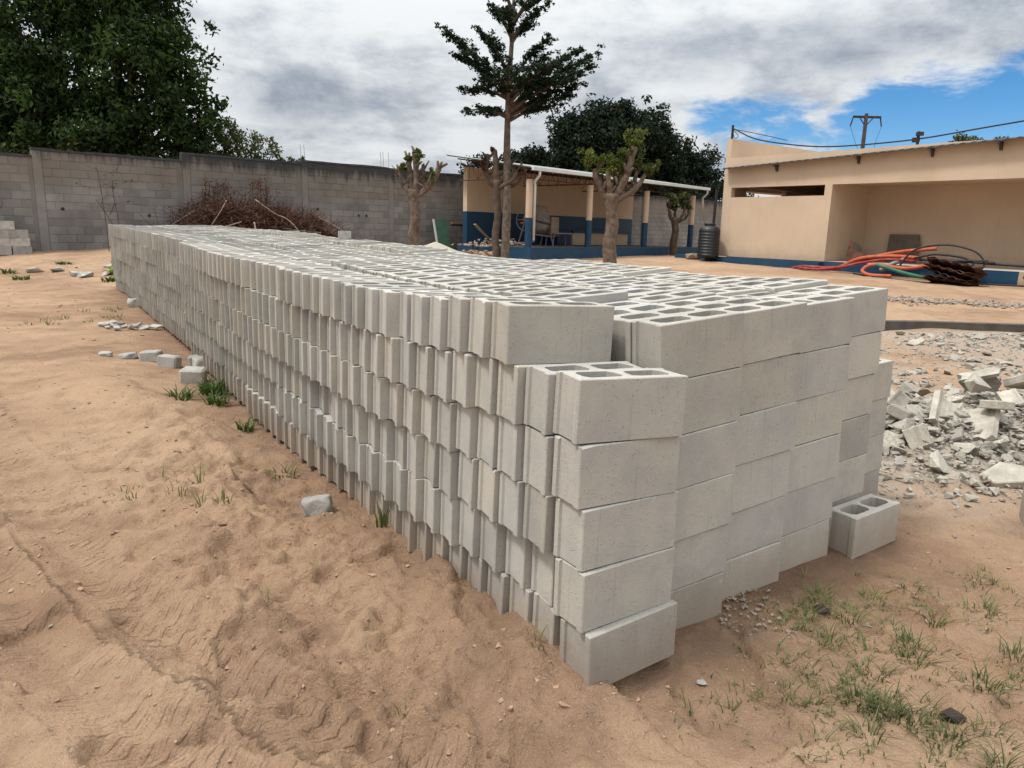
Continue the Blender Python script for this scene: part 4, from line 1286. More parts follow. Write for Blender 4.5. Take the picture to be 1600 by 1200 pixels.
def cobble(x, y, sx, sy, sz, rz, label):
    me = slab_mesh([(-sx / 2, -sy / 2), (sx / 2, -sy / 2 * .9), (sx / 2 * .95, sy / 2), (-sx / 2 * .9, sy / 2 * .95)], sz, 'stone_grey', 'stone')
    o = link('stone', me, None, (x, y, gz(x, y) + sz * .4)); o.rotation_euler = (rng.uniform(-.1, .1), rng.uniform(-.1, .1), rz)
    return tag(o, label, 'stone', g)
cobble(-3.80, 7.62, .20, .16, .12, .1, 'leftmost square stone in the row beside the long side')
cobble(-3.50, 7.38, .20, .15, .13, -.1, 'second square stone in the row beside the long side')
cobble(-3.27, 7.45, .13, .14, .14, .4, 'small grey stone right behind the angular one by the pile')
stone(-3.10, 7.22, .17, .16, .22, .6, 'angular upright stone leaning at the foot of the pile')
cobble(-3.00, 6.78, .22, .17, .15, .15, 'nearest thick stone at the foot of the pile, by the weeds')
stone(-4.10, 7.72, .18, .14, .08, .5, 'flat low stone left of the square stones')
stone(-4.33, 7.70, .13, .09, .06, .2, 'dark flat stone farthest left of the square stones')
stone(-6.15, 11.95, .22, .2, .2, .3, 'grey stone at the pile foot near its far end')
for i in range(16):
    x, y = -5.05 + rng.gauss(0, .28), 9.62 + rng.gauss(0, .12)
    s = rng.uniform(.04, .12)
    me = slab_mesh([(-s, -s * .5), (s * .9, -s * .4), (s, s * .3), (-s * .7, s * .5)], .025, 'stone_grey', 'cement_shard')
    o = link('cement_shard', me, None, (x, y, gz(x, y) + .02 + .015 * (i % 3))); o.rotation_euler = (rng.uniform(-.4, .4), rng.uniform(-.3, .3), rng.uniform(0, 6))
    tag(o, 'thin broken cement shard in the small heap left of the pile', 'cement shard', 'small heap of broken cement shards')
for i, (x, y, s) in enumerate(((-10.2, 15.75, .32), (-9.85, 15.9, .28), (-9.2, 15.5, .25), (-8.95, 15.35, .3), (-8.6, 15.6, .22), (-9.1, 16.6, .2), (-8.4, 16.9, .15))):
    o = link('stone', rock_mesh(rng, s * 1.2, s, s * .5, 13, 'stone'), None, (x, y, gz(x, y) + s * .12)); o.rotation_euler = (.1, .1, i)
    tag(o, ('leftmost and largest grey rubble lump on the far sand before the wall', 'grey rubble lump just right of the leftmost one on the far sand', 'grey lump nearest the middle of the far sand, left of a wider one', 'wide grey lump on the far sand close to the pile end', 'grey lump beside the green weed at the pile end', 'small grey lump farther back, towards the boundary wall', 'smallest grey lump, rightmost and farthest back by the pile end')[i], 'stone', 'rubble lumps before the far wall')
def near_pts(n, seed, size, region):
    r = random.Random(seed); out = []
    while len(out) < n:
        x, y = r.uniform(region[0], region[1]), r.uniform(region[2], region[3])
        rx_, ry_ = x - O2[0], y - O2[1]
        s_, e_ = rx_ * DL[0] + ry_ * DL[1], rx_ * DE[0] + ry_ * DE[1]
        if -.02 < e_ < 2.05 and s_ > -.02:
            continue
        s = min(size * 4, size * .4 + r.expovariate(1 / (size * .5)))
        out.append((x, y, gz(x, y) + s * .1, s, .7))
    return out
scatter_stuff('soil_clods', 'soil_clod', near_pts(500, 1, .014, (-4, 3, 1.4, 7)) + near_pts(400, 2, .03, (-12, 0, 6, 17)) + [(x, y, z, s, .7) for x, y, z, s, _ in near_pts(130, 6, .010, (-.05, .55, 1.9, 2.3)) + near_pts(900, 8, .012, (-2.6, .2, 1.7, 5.2))] + near_pts(5200, 9, .0055, (-3.2, 2.6, 1.4, 4.8)) + near_pts(1500, 10, .011, (-5, -1, 3, 8)), 'small clods of brown soil strewn over the sand', 'clods', 6)
scatter_stuff('pebbles', 'rubble_dust', near_pts(420, 3, .007, (-2.6, 2.6, 1.4, 4.5)) + near_pts(160, 4, .010, (.6, 2.4, 2.2, 3.6)) + [(x + .02, y, gz(x, y) + .01, s, .7) for x, y, z, s, _ in [(.78 + .3 * random.Random(i).random(), 2.52 + .28 * random.Random(i + 500).random(), 0, .012 + .012 * random.Random(i + 900).random(), 0) for i in range(90)]], 'tiny pale pebbles and cement crumbs on the soil', 'pebbles', 7)
for (x, y, s, lab) in ((1.41, 2.05, .075, 'crumpled dark leaf litter on the soil at the lower right'), (1.27, 2.72, .06, 'small dark clump of litter among the grass right of the pile'), (.67, 2.24, .035, 'pale chip of cement on the bare soil right of the corner block')):
    o = link('litter', rock_mesh(rng, s, s * .8, s * .5, 18, 'litter', 'dark_litter' if s > .05 else 'stone_grey'), None, (x, y, gz(x, y) + s * .12))
    tag(o, lab, 'litter')
o = MB().tube(spline([(-1.42, 3.20, 0), (-1.33, 3.235, .006), (-1.24, 3.25, .0)], 4), [.006] * 9, 6).build('stick', 'bark_dark'); o.location = (0, 0, gz(-1.33, 3.23) + .012)
tag(o, 'short dark stick lying on the berm of sand', 'stick')

# ------------------------------------------------------------------ foliage
class Leaves:
    def __init__(s, seed):
        s.r = np.random.default_rng(seed); s.P = []; s.S = []
    def cluster(s, c, rad, n, size, flat=1.0):
        d = s.r.normal(size=(n, 3)); d /= np.linalg.norm(d, axis=1)[:, None]
        q = d * (s.r.random(n) ** .5)[:, None] * np.array([rad, rad, rad * flat])
        s.P.append(q + np.array(c)); s.S.append(size * s.r.uniform(.6, 1.3, n))
    def build(s, name, mat, parent=None, aspect=.45, droop=.3, flatness=0.0):
        P = np.concatenate(s.P); S = np.concatenate(s.S); n = len(P)
        a = s.r.normal(size=(n, 3)); a[:, 2] -= droop; a[:, 2] *= (1 - flatness); a /= np.linalg.norm(a, axis=1)[:, None]
        b = s.r.normal(size=(n, 3)); b[:, 2] *= (1 - flatness); b -= a * (a * b).sum(1)[:, None]; b /= np.linalg.norm(b, axis=1)[:, None]
        A = a * S[:, None] * .5; B = b * S[:, None] * .5 * aspect; C = np.cross(a, b) * S[:, None] * .1
        V = np.stack([P - A, P + B + C, P + A, P - B + C], 1).reshape(-1, 3)
        F = np.arange(4 * n).reshape(n, 4)
        return link(name, from_np(name, V, F, mat), parent)
def inworld(o, parent):
    o.location = (-parent.location.x, -parent.location.y, -parent.location.z)
def blob_tree(label, base, lobes, leaf, size, per, mat, trunk_r, bark='bark_dark', seed=1, crad=.45, name='tree', group=None, shell_min=.45, flat=.8, limbs=True):
    """lobes: (x,y,z,r); many small leaf clumps spread over the lobes' outer volume"""
    t = thing(name, label, 'tree', base, 0, group)
    L = Leaves(seed); rg = np.random.default_rng(seed + 1)
    for (x, y, z, r) in lobes:
        n = int(per * r * r)
        d = rg.normal(size=(n, 3)); d /= np.linalg.norm(d, axis=1)[:, None]
        rr = r * (shell_min + (1.0 - shell_min) * rg.random(n) ** .6) * (1 + .16 * rg.normal(size=n))
        for i in range(n):
            c = np.array((x, y, z)) + d[i] * rr[i] * np.array([1, 1, .85])
            if c[2] < base[2] + .4:
                continue
            L.cluster(c, crad * rg.uniform(.55, 1.2), leaf, size, flat)
    o = L.build('crown', mat, t); inworld(o, t)
    b = MB()
    top = max(l[2] for l in lobes)
    mid = Vector((sum(l[0] for l in lobes) / len(lobes), base[1], (base[2] + top) / 2))
    fork = Vector((base[0] * .5 + mid.x * .5, base[1], base[2] + (mid.z - base[2]) * .45))
    b.tube(spline([base, (base[0] * .7 + fork.x * .3, base[1], (base[2] + fork.z) / 2), fork], 5), [trunk_r * (1.2 - .04 * i) for i in range(11)], 10)
    if limbs:
        for (x, y, z, r) in lobes:
            p = Vector((x, y, z)); m_ = fork.lerp(p, .5) + Vector((0, 0, -.12 * r))
            b.tube(spline([fork, m_, p], 4), [trunk_r * .62 * (1 - .09 * i) for i in range(9)], 7)
    k = b.build('trunk', bark, t, True); inworld(k, t)
    return t
blob_tree('huge dark spreading leafy tree behind the wall at the upper left', (-14.2, 26.2, .8),
          [(-16.4, 25.6, 7.6, 2.6), (-13.6, 26, 8.4, 2.5), (-18.2, 26, 5.6, 2.4), (-15.4, 24.9, 5.2, 1.9), (-12.5, 25.3, 6.3, 2.0), (-13.1, 25.1, 4.2, 1.5), (-11.2, 25.4, 4.8, 1.45), (-11.5, 25.4, 6.7, 1.2), (-10.7, 25.4, 3.6, .95), (-17.0, 25.2, 3.6, 1.2), (-15.6, 27, 10.0, 2.6), (-12.6, 25.8, 9.2, 1.5), (-14.6, 25, 3.9, 1.5), (-16.2, 25.2, 4.4, 1.6), (-12.3, 25.2, 3.3, 1.0), (-18.4, 25.4, 3.7, 1.5)],
          46, .21, 34, 'leaf_mango', .34, seed=3, crad=.5, name='mango_tree', shell_min=.3)
blob_tree('small yellowish green bushy tree peeking over the wall beside the huge tree', (-9.6, 27.6, .85), [(-10.8, 27.6, 4.7, .75), (-10.5, 27.6, 4.3, .8), (-10.1, 27.6, 4.0, .8), (-9.4, 27.5, 4.1, .62), (-8.9, 27.5, 3.8, .55), (-8.55, 27.6, 3.65, .3), (-10.6, 27.6, 3.5, .8)], 26, .13, 55, 'leaf_bush', .12, seed=5, crad=.26)
blob_tree('tiny treetop just showing above the wall left of the rods', (-7.95, 27.2, .85), [(-7.95, 27.2, 3.62, .32), (-7.7, 27.2, 3.55, .24)], 26, .12, 90, 'leaf_bush', .07, seed=6, crad=.2)
G2 = 'dark trees beyond the shed'
blob_tree('broad dark tree rising highest behind the shed roof', (5.6, 45, .9), [(4.4, 45, 6.7, 2.2), (6.8, 44.6, 6.4, 2.4), (5.6, 45, 7.7, 1.5), (3.2, 44.6, 5.8, 1.6), (8.5, 45, 5.6, 1.7), (5.9, 44.5, 4.8, 2.0), (7.6, 45.4, 7.3, 1.3), (2.9, 44.8, 7.2, 1.1), (4.0, 44.5, 4.6, 1.6), (8.2, 44.6, 4.2, 1.5)], 36, .27, 40, 'leaf_dark', .35, seed=7, crad=.6, group=G2)
blob_tree('rounded dark tree left of the broad one, above the shed roof', (.6, 45, .9), [(1.2, 45, 5.3, 1.15), (.2, 45, 5.1, 1.0), (2.3, 45, 5.0, 1.1), (-.7, 45, 4.9, .8)], 34, .24, 52, 'leaf_dark', .22, seed=8, crad=.45, group=G2)
blob_tree('lighter narrow tree above the high left corner of the shed', (-2.5, 44, .9), [(-2.7, 44, 4.8, .8), (-2.0, 44, 5.3, .6), (-3.0, 44, 4.0, .7)], 26, .22, 45, 'leaf_dark', .16, seed=9, crad=.38, group=G2)
blob_tree('thin-leaved dark tree between the shed and the beige building', (10.6, 46, .9), [(10.4, 46, 5.2, 1.3), (11.4, 46, 4.4, 1.2), (9.6, 46, 4.4, 1.4), (11.1, 46, 5.9, .8)], 28, .22, 46, 'leaf_dark', .2, seed=10, crad=.5, group=G2)
blob_tree('low dark hedge-like tree filling the gap left of the beige building', (11.0, 43, .9), [(9.2, 43, 3.4, 1.2), (10.6, 43, 3.3, 1.2), (11.8, 43, 3.4, 1.2), (7.8, 43, 3.2, 1.1), (12.8, 43, 3.0, 1.0)], 30, .22, 34, 'leaf_dark', .18, seed=11, crad=.5, group=G2)
blob_tree('left one of two distant treetops above the beige roof', (32.0, 55, .9), [(32.0, 55, 8.2, .85), (31.6, 55, 7.8, .7)], 24, .3, 40, 'leaf_bush', .2, seed=12, crad=.4)
blob_tree('right one of two distant treetops above the beige roof', (34.3, 55, .9), [(34.3, 55, 8.1, .75), (35.0, 55, 7.9, .7)], 24, .3, 40, 'leaf_bush', .2, seed=13, crad=.4)

# ---- tall tiered tree in the middle
def tall_tree():
    bx, by = -.32, 20.0
    t = thing('tall_tree', 'tall slender tree with dark layered branches rising above the shed', 'tree', (bx, by, .42))
    rg = random.Random(21)
    axis_pts = [(-.30, 20, .42), (-.26, 20, 1.6), (-.27, 20, 2.8), (-.30, 20, 4.0), (-.27, 20, 5.2), (-.22, 20, 6.4), (-.20, 20, 7.4), (-.16, 20, 8.3)]
    sp_ = spline(axis_pts, 4)
    b = MB(); b.tube(sp_, [(.150 - .0046 * i) * .85 for i in range(len(sp_))], 14, jit=.12, jf=7)
    o = b.build('trunk', 'bark_pale', t, True); inworld(o, t)
    def ax(z):
        for p, q in zip(axis_pts[:-1], axis_pts[1:]):
            if p[2] <= z <= q[2]:
                return Vector(p).lerp(Vector(q), (z - p[2]) / (q[2] - p[2]))
        return Vector(axis_pts[-1])
    tips = []      # (start height, end)
    S = lambda x, z, dy, z0: tips.append((z0, Vector((x, by + dy, z))))
    for x, z, dy, z0 in ((-2.02, 6.40, -.2, 5.0), (-1.75, 5.95, .5, 4.9), (-1.35, 5.75, -.6, 4.8), (-1.1, 6.5, .3, 5.3), (-.75, 6.1, -.7, 5.1), (-1.5, 5.05, .4, 4.75), (-1.0, 5.10, -.9, 4.7), (-1.4, 4.45, -.1, 4.3), (-.9, 4.62, .8, 4.3),
                         (1.92, 5.95, .1, 4.5), (1.85, 5.55, -.5, 4.45), (1.55, 6.15, .6, 4.8), (1.3, 5.2, -.8, 4.4), (1.1, 4.75, .5, 4.2), (1.35, 4.9, .0, 4.3), (.75, 6.25, -.3, 5.1), (1.1, 5.9, .9, 4.7), (.6, 5.6, -1.0, 4.8), (1.6, 5.2, .3, 4.4), (.8, 5.2, -.4, 4.5),
                         (-.85, 7.05, .2, 6.2), (.65, 7.0, -.2, 6.2), (.3, 6.75, .6, 6.1), (-.4, 6.7, -.6, 6.1), (.8, 7.5, .3, 6.6), (-.8, 7.7, -.3, 6.8), (.3, 8.0, .5, 7.2), (-.3, 8.3, -.3, 7.5), (.5, 7.3, -.8, 6.5), (-.5, 7.2, .9, 6.5),
                         (-.3, 5.3, -1.6, 4.6), (.3, 5.6, 1.7, 4.8), (.9, 5.5, -1.4, 4.6), (.5, 4.8, 1.3, 4.3)):
        S(x, z, dy, z0)
    br = MB(); L = Leaves(31); rr = np.random.default_rng(5)
    for z0, e in tips:
        a = ax(z0)
        m1 = a.lerp(e, .45) + Vector((0, 0, .10))
        path = spline([a, m1, e], 6)
        br.tube(path, [max(.008, .05 - .0035 * i) for i in range(len(path))], 6)
        ln = (e - a).length
        # twigs fan out flat from the branch, carrying small leaves in layers
        for i in range(int(31 * ln)):
            u = rg.uniform(.34, 1.03)
            p = path[min(len(path) - 1, int(u * (len(path) - 1)))]
            d = (e - a).normalized()
            side = Vector((-d.y, d.x, 0)); side = side.normalized() if side.length > .1 else Vector((1, 0, 0))
            w = .38 * ln * (1.05 - .7 * u) * rg.uniform(-.8, .8)
            q = p + side * w + d * abs(w) * .5 + Vector((0, 0, rg.gauss(-.03, .05)))
            L.cluster((q.x, q.y, q.z), rg.uniform(.06, .16), 18, .085, .45)
            if i % 3 == 0:
                br.tube([p, q], .006, 3, False)
    o = br.build('branches', 'bark_dark', t); inworld(o, t)
    o = L.build('foliage', 'leaf_tall', t, .5, .15, .35); inworld(o, t)
tall_tree()

# ---- pollarded trees
def pollard(label, base, stubs, tr, tufts, seed, bark='bark_red', leafn=40, leaf='leaf_olive', lsize=.085, fork_z=2.4):
    t = thing('pollarded_tree', label, 'tree', base, 0, 'pollarded trees before the shed and wall')
    rg = random.Random(seed)
    b = MB()
    bx, by, bz = base
    n = 22
    path = [Vector((bx + .025 * math.sin(i * .55), by, bz - .1 + (fork_z - bz + .1) * i / n)) for i in range(n + 1)]
    b.tube(path, [tr * (1.12 - .012 * i) if i < n - 4 else tr * (.9 + .05 * (i - n + 4)) for i in range(n + 1)], 18, jit=.16, jf=5.0)
    o = b.build('trunk', bark, t, True); inworld(o, t)
    for (ex, ey, ez, r0, r1) in stubs:
        f = Vector((bx + rg.uniform(-.06, .06), by, fork_z - .22))
        e = Vector((bx + ex, by + ey, ez)); m_ = f.lerp(e, .5) + Vector((ex * .22, ey * .2, -.06))
        m_ += Vector((rg.gauss(0, .05), rg.gauss(0, .05), rg.gauss(0, .04)))
        p = spline([f, m_, e], 9)
        q = MB().tube(p, [(r0 + (r1 - r0) * i / (len(p) - 1)) * .68 for i in range(len(p))], 12, jit=.34, jf=8.0)
        for _ in range(4):
            k = rg.randrange(7, len(p)); d = Vector((rg.gauss(0, .14), rg.gauss(0, .14), rg.uniform(.06, .3)))
            q.tube([p[k], p[k] + d], [r1 * .45, r1 * .25], 6)
        o = q.build('limb', bark, t, True); inworld(o, t)
    L = Leaves(seed)
    for (x, y, z, r, k) in tufts:
        for _ in range(int(k * 1.7)):
            L.cluster((bx + x + rg.gauss(0, r * .5), by + y + rg.gauss(0, r * .5), z + rg.gauss(0, r * .45)), r * .45, leafn, lsize, .9)
    o = L.build('leaf_sprouts', leaf, t, .45, .1); inworld(o, t)
    return t
pollard('small pollarded tree with stubby branches standing before the boundary wall', (-2.83, 21, .6), [(-.18, .1, 3.25, .15, .11), (.02, -.05, 3.45, .13, .11), (.22, .1, 3.18, .10, .075), (-.42, 0, 3.05, .08, .045), (.68, .0, 3.10, .12, .12), (-.5, .1, 3.15, .07, .04), (.42, -.2, 2.75, .08, .06)], .155,
        [(-.35, 0, 3.12, .14, 4), (.12, 0, 3.40, .16, 5), (.5, 0, 2.95, .16, 4), (.4, .1, 2.8, .14, 3), (-.15, 0, 3.3, .12, 3)], 41, fork_z=2.5)
pollard('large pollarded tree with thick forked trunk and green sprouts before the shed', (2.40, 19, .4), [(-.48, .1, 3.02, .16, .13), (-.18, -.15, 2.95, .13, .09), (.30, .2, 3.35, .17, .12), (.46, -.1, 3.55, .14, .11), (.80, .0, 2.95, .12, .07), (.62, .25, 3.0, .10, .07), (-.3, .25, 2.9, .12, .09), (.1, .3, 2.9, .10, .08)], .165,
        [(-.62, 0, 3.28, .26, 11), (.42, 0, 3.72, .26, 13), (.0, 0, 3.1, .26, 12), (.85, 0, 3.05, .20, 9), (.25, 0, 3.35, .2, 6), (.62, 0, 3.2, .2, 5), (-.2, 0, 2.95, .18, 4), (-.4, .1, 3.2, .2, 4)], 42, leafn=34, fork_z=2.42)
pollard('distant small pollarded tree seen between the last two shed pillars', (6.25, 29.6, .6), [(-.3, 0, 2.7, .1, .07), (.35, 0, 2.75, .1, .07), (.05, .2, 2.8, .09, .07), (.5, .1, 2.5, .07, .05)], .14,
        [(-.3, 0, 2.75, .25, 7), (.2, 0, 2.85, .28, 8), (.4, 0, 2.6, .2, 4), (-.15, 0, 2.55, .2, 4)], 43, 'bark_dark', 28, 'leaf_bush', .12, 2.1)
pollard('dark leafless pollarded stump touching the tall slender tree', (-.52, 20.05, .42), [(-.28, .1, 3.4, .13, .09), (-.10, .0, 3.5, .13, .10), (.5, -.1, 2.95, .1, .05), (.75, .1, 3.05, .08, .05), (-.4, .1, 3.0, .08, .05), (.3, .2, 3.2, .1, .07)], .10,
        [(-.35, 0, 3.15, .16, 4), (.62, 0, 2.95, .14, 3), (-.15, 0, 3.45, .14, 2)], 44, 'bark_dark', 30, 'dry_leaf', .10, 2.75)

# ---- heap of dry cut branches by the wall
def brush():
    t = thing('brush_heap', 'heap of dry brown cut branches piled against the boundary wall', 'brush heap', (-7.5, 20.4, .75))
    rg = random.Random(9)
    def top(u):        # outline along the heap
        return float(np.interp(u, [0, .08, .25, .34, .45, .52, .6, .75, .9, 1], [.75, 1.0, 1.8, 1.85, 1.6, 1.85, 1.7, 1.6, 1.35, .95]))
    A, B = Vector((-9.3, 20.1, 0)), Vector((-5.7, 22.4, 0))
    fine = MB(); L = Leaves(12)
    for i in range(4200):
        u = rg.random(); h = top(u) - .55
        p = A.lerp(B, u) + Vector((rg.gauss(0, .3), rg.gauss(0, .38), .75 + h * rg.random() ** .75))
        d = Vector((rg.gauss(0, .8), rg.gauss(0, .8), rg.gauss(.25, .4))).normalized() * rg.uniform(.2, .75)
        q = p + d
        if q.z < .8:
            q.z = .8
        fine.tube([p, p.lerp(q, .5) + Vector((rg.gauss(0, .04), rg.gauss(0, .04), rg.gauss(0, .04))), q], [.010, .007, .004], 3, False)
    for i in range(1700):
        u = rg.random(); h = top(u) - .6
        p = A.lerp(B, u) + Vector((rg.gauss(0, .3), rg.gauss(0, .35), .8 + h * rg.random() ** .6))
        L.cluster((p.x, p.y, p.z), rg.uniform(.12, .25), 14, .07)
    for cx, cy, cz in ((-8.42, 20.9, 2.35), (-8.15, 21.0, 2.3), (-7.35, 21.4, 2.45), (-7.2, 21.5, 2.2)):
        for _ in range(22):
            c = (cx + rg.gauss(0, .16), cy + rg.gauss(0, .15), cz + rg.gauss(0, .22))
            L.cluster(c, .12, 16, .06)
            fine.tube([(c[0], c[1], c[2]), (c[0] + rg.gauss(0, .1), c[1], 1.6)], .006, 3, False)
    o = fine.build('twigs', 'twig_brown', t); inworld(o, t); o['kind'] = 'stuff'
    o = L.build('dry_leaves', 'dry_leaf', t); inworld(o, t); o['kind'] = 'stuff'
    for pts, r in (([(-8.1, 19.9, 1.35), (-7.85, 20.0, 1.75), (-7.75, 20.2, 2.05)], .018), ([(-7.15, 20.7, 2.1), (-6.7, 20.9, 1.75), (-6.35, 20.9, 1.6), (-6.05, 20.9, 1.3)], .026), ([(-7.0, 20.1, 1.5), (-6.92, 20.0, 1.2)], .03), ([(-9.25, 19.9, 1.3), (-8.6, 20.1, 1.75)], .016), ([(-6.6, 21.2, 1.35), (-5.6, 21.6, 1.25)], .02), ([(-7.9, 19.9, 1.3), (-7.3, 20.0, 1.5)], .02), ([(-5.9, 21.9, 1.75), (-5.3, 22.0, 1.45), (-4.95, 22.1, 1.2)], .02)):
        o = MB().tube(spline(pts, 4), r * .7, 6).build('branch', 'twig_pale', t, True); inworld(o, t)
brush()

# leafless sapling
sg = thing('bare_sapling', 'thin leafless sapling with two crossing stems before the mouldy wall', 'sapling', (-10.3, 18.9, .68))
rg = random.Random(2)
for pts in ([(0, 0, 0), (-.02, 0, .8), (-.08, 0, 1.6), (-.12, 0, 2.0)], [(.35, 0, .0), (.30, 0, .8), (.22, .02, 1.4), (.24, 0, 1.75)], [(.32, .05, .3), (.0, .0, .95), (-.22, 0, 1.28)], [(.1, 0, .9), (.25, 0, 1.2)]):
    MB().tube(spline(pts, 4), .011, 5).build('stem', 'bark_dark', sg)
tw = MB(); L = Leaves(4)
for i in range(26):
    z = rg.uniform(1.0, 2.0); x = rg.choice((-.08, .24)); d = (rg.uniform(-.55, .55), rg.gauss(0, .1), rg.uniform(-.05, .25))
    tw.tube([(x, 0, z), (x + d[0], d[1], z + d[2])], .004, 3, False)
    if i % 2:
        L.cluster((x + d[0], d[1], z + d[2]), .05, 5, .06)
tw.build('twigs', 'bark_dark', sg)
L.build('dead_leaves', 'leaf_bush', sg)

# things behind the pile, before the wall and shed
def mound(name, c, rx_, ry_, h, mat, label):
    n = 24; V = []; 
    for i in range(n + 1):
        for k in range(n + 1):
            u, w_ = i / n * 2 - 1, k / n * 2 - 1
            d = math.hypot(u, w_)
            V.append((c[0] + u * rx_, c[1] + w_ * ry_, c[2] + h * max(0, 1 - d) ** 1.1 * (1 + .15 * mnoise.noise((u * 3, w_ * 3, h))) - .02))
    ii = np.arange((n + 1) ** 2).reshape(n + 1, n + 1)
    me = from_np(name, np.array(V), np.stack([ii[:-1, :-1].ravel(), ii[1:, :-1].ravel(), ii[1:, 1:].ravel(), ii[:-1, 1:].ravel()], 1), mat, True)
    return tag(link(name, me), label, name.replace('_', ' '))
mound('sand_heap', (-2.35, 22.0, .58), 1.6, 1.1, .52, 'white_sand', 'pale heap of clean sand behind the small pollarded tree')
gb = thing('green_board', 'dark green framed board leaning on the boundary wall near the shed', 'board', (-2.55, 26.6, .75), WA)
MB().box(-.22, .32, 0, .03, 0, 1.0).build('panel', 'green_board', gb)
MB().box(-.28, -.221, -.01, .04, 0, 1.05).build('frame', 'gutter_white', gb)
gb.rotation_euler = (R(-10), R(-4), WA)
ld = thing('long_bench_plank', 'long dark plank fixed along the boundary wall left of the shed', 'plank', (-2.3, 27.3, 1.62), WA)
MB().box(-.1, 1.35, -.12, .0, 0, .06).build('board', 'plank', ld)
MB().box(-.1, 1.35, -.10, -.0, -.07, -.003).build('under_rail', 'dark_inside', ld)
bk = link('broken_brick', BLOCKS[2], None, (-1.85, 10.3, 0))
bk.data = OLD
rng = random.Random(19)
p = O2 + DL * 12.4 + DE * 1.85
q_ = O2 + DL * 6.9 + DE * 1.85
bk.location = (q_[0], q_[1], 1.325)
bk.scale = (.36, .75, .5)
bk.rotation_euler = (0, 0, .3)
tag(bk, 'broken half block lying on the far part of the pile top', 'concrete block')
pts = []
for i in range(60):
    pts.append((-1.2 + rng.gauss(0, .4), 23.4 + rng.gauss(0, .4), .62 + rng.random() * .15, rng.uniform(.1, .3), .8))
scatter_stuff('brick_rubble', 'soil_clod', pts, 'reddish brick rubble at the left foot of the shed', 'rubble', 14)
for i, (x, y, s, lab) in enumerate(((6.95, 27.0, .7, 'big brown rock heap at the last shed pillar'), (6.3, 26.6, .42, 'smaller brown rock left of the big one by the last pillar'))):
    o = link('rock', rock_mesh(rng, s * 1.1, s, s * .6, 22, 'rock', 'plank'), None, (x, y, .62 + s * .2)); tag(o, lab, 'rock')

# ------------------------------------------------------------------ grass and weeds
def tuft_geo(V, F, x, y, n, h, spread, rg, width=.0028, lean=.5):
    z = gz(x, y)
    for _ in range(n):
        a = rg.uniform(0, 6.283); r = spread * math.sqrt(rg.random())
        bx, by = x + r * math.cos(a), y + r * math.sin(a)
        hh = h * rg.uniform(.45, 1.15); aa = a + rg.gauss(0, .7); ln = hh * lean * rg.uniform(.3, 1.6)
        wx, wy = -math.sin(aa) * width, math.cos(aa) * width
        b = len(V)
        for k, (t, w_) in enumerate(((0, 1), (.4, .9), (.75, .6), (1, .05))):
            px_, py_ = bx + math.cos(aa) * ln * t * t, by + math.sin(aa) * ln * t * t
            pz = z - .006 + hh * (t - .28 * lean * t * t)
            V.append((px_ - wx * w_, py_ - wy * w_, pz)); V.append((px_ + wx * w_, py_ + wy * w_, pz))
        for k in range(3):
            F.append((b + 2 * k, b + 2 * k + 1, b + 2 * k + 3, b + 2 * k + 2))
rg = random.Random(55)
V, F = [], []
spots = [(1.19, 2.68, 26), (1.10, 2.60, 22), (1.28, 2.78, 26), (1.36, 2.66, 20), (1.22, 2.52, 16), (1.55, 2.86, 18), (1.75, 2.95, 14), (1.48, 2.46, 22), (1.46, 2.36, 22), (1.28, 2.30, 20), (1.16, 2.14, 30), (1.22, 2.10, 34), (1.28, 2.04, 30), (1.18, 2.22, 18), (1.62, 2.24, 22), (1.85, 2.42, 20), (1.72, 2.72, 18), (1.95, 2.74, 18), (.80, 2.20, 7), (.93, 2.15, 12), (.98, 2.10, 10), (1.42, 1.82, 20), (1.60, 1.86, 24), (1.95, 2.3, 18), (1.05, 2.33, 10), (1.4, 2.0, 14), (.9, 1.95, 5), (.72, 2.12, 4), (2.1, 3.05, 14), (2.2, 2.8, 16), (1.32, 1.93, 22), (1.12, 1.98, 16)]
for x, y, n in spots:
    tuft_geo(V, F, x, y, int(n * 1.5), .075, .05, rg, .0022, .9)
    for _ in range(6):
        tuft_geo(V, F, x + rg.gauss(0, .09), y + rg.gauss(0, .07), max(4, n // 3), .05, .035, rg, .002, 1.1)
for _ in range(330):
    x, y = rg.uniform(.85, 3.4), rg.uniform(1.5, 3.2)
    if (x - O2[0]) * DL[0] + (y - O2[1]) * DL[1] > -.08 and (x - O2[0]) * DE[0] + (y - O2[1]) * DE[1] < 2.3:
        continue
    tuft_geo(V, F, x, y, rg.randrange(3, 10), .045, .03, rg, .002, 1.1)
for _ in range(70):
    x, y = rg.uniform(-6.5, -4.4), rg.uniform(9.5, 14)
    if (x - O2[0]) * DE[0] + (y - O2[1]) * DE[1] > -.1:
        continue
    tuft_geo(V, F, x, y, 10, .09, .10, rg, .005, 1.1)
me = bpy.data.meshes.new('grass'); me.from_pydata(V, [], F); me.materials.append(MATS['grass_blade'])
tag(link('grass', me), 'sparse green grass creeping over the soil right of the pile', 'grass', None, 'stuff')
def tuft(x, y, n, h, sp_, label, mat='grass_blade', w_=.003, lean=.5, grp='grass tufts on the sand left of the pile'):
    V, F = [], []
    z = gz(x, y)
    tuft_geo(V, F, x, y, n, h, sp_, rg, w_, lean)
    me = bpy.data.meshes.new('grass_tuft'); me.from_pydata([(a - x, b - y, c - z) for a, b, c in V], [], F); me.materials.append(MATS[mat])
    tag(link('grass_tuft', me, None, (x, y, z)), label, 'grass tuft', grp)
tuft(-2.66, 6.36, 90, .17, .12, 'leafy dark weed growing at the pile foot behind the stones', 'weed_leaf', .009, .7)
tuft(-2.78, 6.02, 60, .13, .10, 'low weed on the sand left of the leafy dark one', 'weed_leaf', .007, .9)
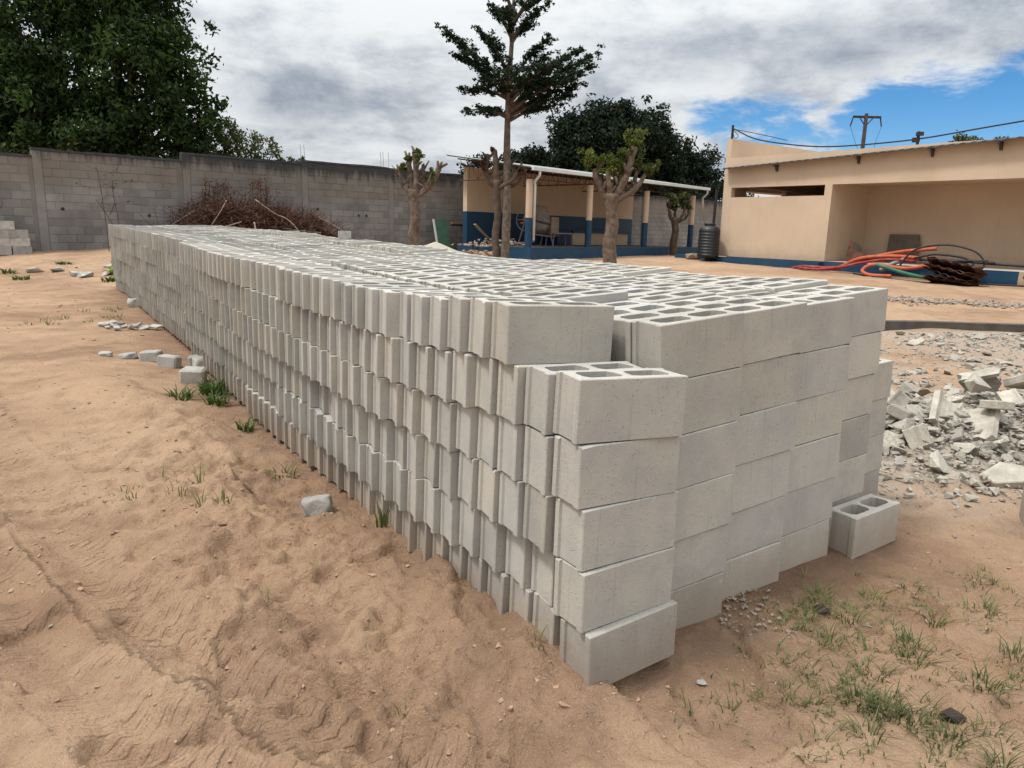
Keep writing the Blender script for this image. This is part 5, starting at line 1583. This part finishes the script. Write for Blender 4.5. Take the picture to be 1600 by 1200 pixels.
tuft(-2.46, 5.98, 60, .13, .09, 'weed pressed against the blocks in front of the leafy dark one', 'weed_leaf', .007, .8)
tuft(-1.92, 5.16, 30, .12, .06, 'small weed sprouting at the foot of the long side', 'weed_leaf', .007, .7)
tuft(-1.33, 4.14, 26, .10, .07, 'grass tuft at the foot of the long side, behind the pale stone', 'grass_blade', .004, .9)
tuft(-.62, 3.40, 14, .17, .03, 'upright grass blades against the blocks right of the pale stone', 'grass_blade', .004, .35)
tuft(-1.72, 3.60, 12, .10, .06, 'grass tuft nearest the tyre track on the berm', 'grass_blade', .003, .5)
tuft(-1.56, 3.52, 12, .11, .05, 'middle grass tuft on the crest of the berm', 'grass_blade', .003, .5)
tuft(-1.42, 3.46, 12, .11, .05, 'right grass tuft on the crest of the berm', 'grass_blade', .003, .5)
tuft(-2.05, 3.72, 16, .08, .10, 'sparse pale grass left on the berm', 'grass_blade', .003, 1.0)
tuft(-1.86, 3.95, 16, .08, .10, 'sparse grass behind the berm crest', 'grass_blade', .003, 1.0)
tuft(-1.68, 3.80, 6, .15, .015, 'single tall grass sprig standing on the berm', 'grass_blade', .0035, .4)
tuft(-.93, 2.62, 4, .10, .015, 'thin sprig in the bare sand before the berm', 'grass_blade', .002, .4)
tuft(-.30, 2.00, 6, .08, .02, 'small curled sprig in the sand below the corner block', 'grass_blade', .003, 1.0)
tuft(.12, 2.22, 8, .06, .03, 'short grass at the foot of the corner column', 'grass_blade', .003, .6)
for x, y, h, mat, lab in ((-10.6, 15.5, .26, 'weed_leaf', 'dark green weed at the far left edge of the sand'), (-9.95, 14.9, .20, 'weed_leaf', 'low green weed right of the far left one'), (-8.55, 15.7, .26, 'weed_leaf', 'green weed beside the grey rubble near the pile end'),
                          (-8.6, 16.0, .30, 'fresh_leaf', 'bright yellow-green weed at the far end of the pile'), (-8.2, 15.0, .26, 'weed_leaf', 'dark weed at the pile end below the bright one'), (-10.2, 16.8, .16, 'weed_leaf', 'small weed in the middle of the far sand'), (-9.2, 17.2, .22, 'weed_leaf', 'thin weed near the foot of the boundary wall')):
    V, F = [], []
    tuft(x, y, 34, h * .6, .15, lab, mat, .017, .9, 'weeds on the far sand')
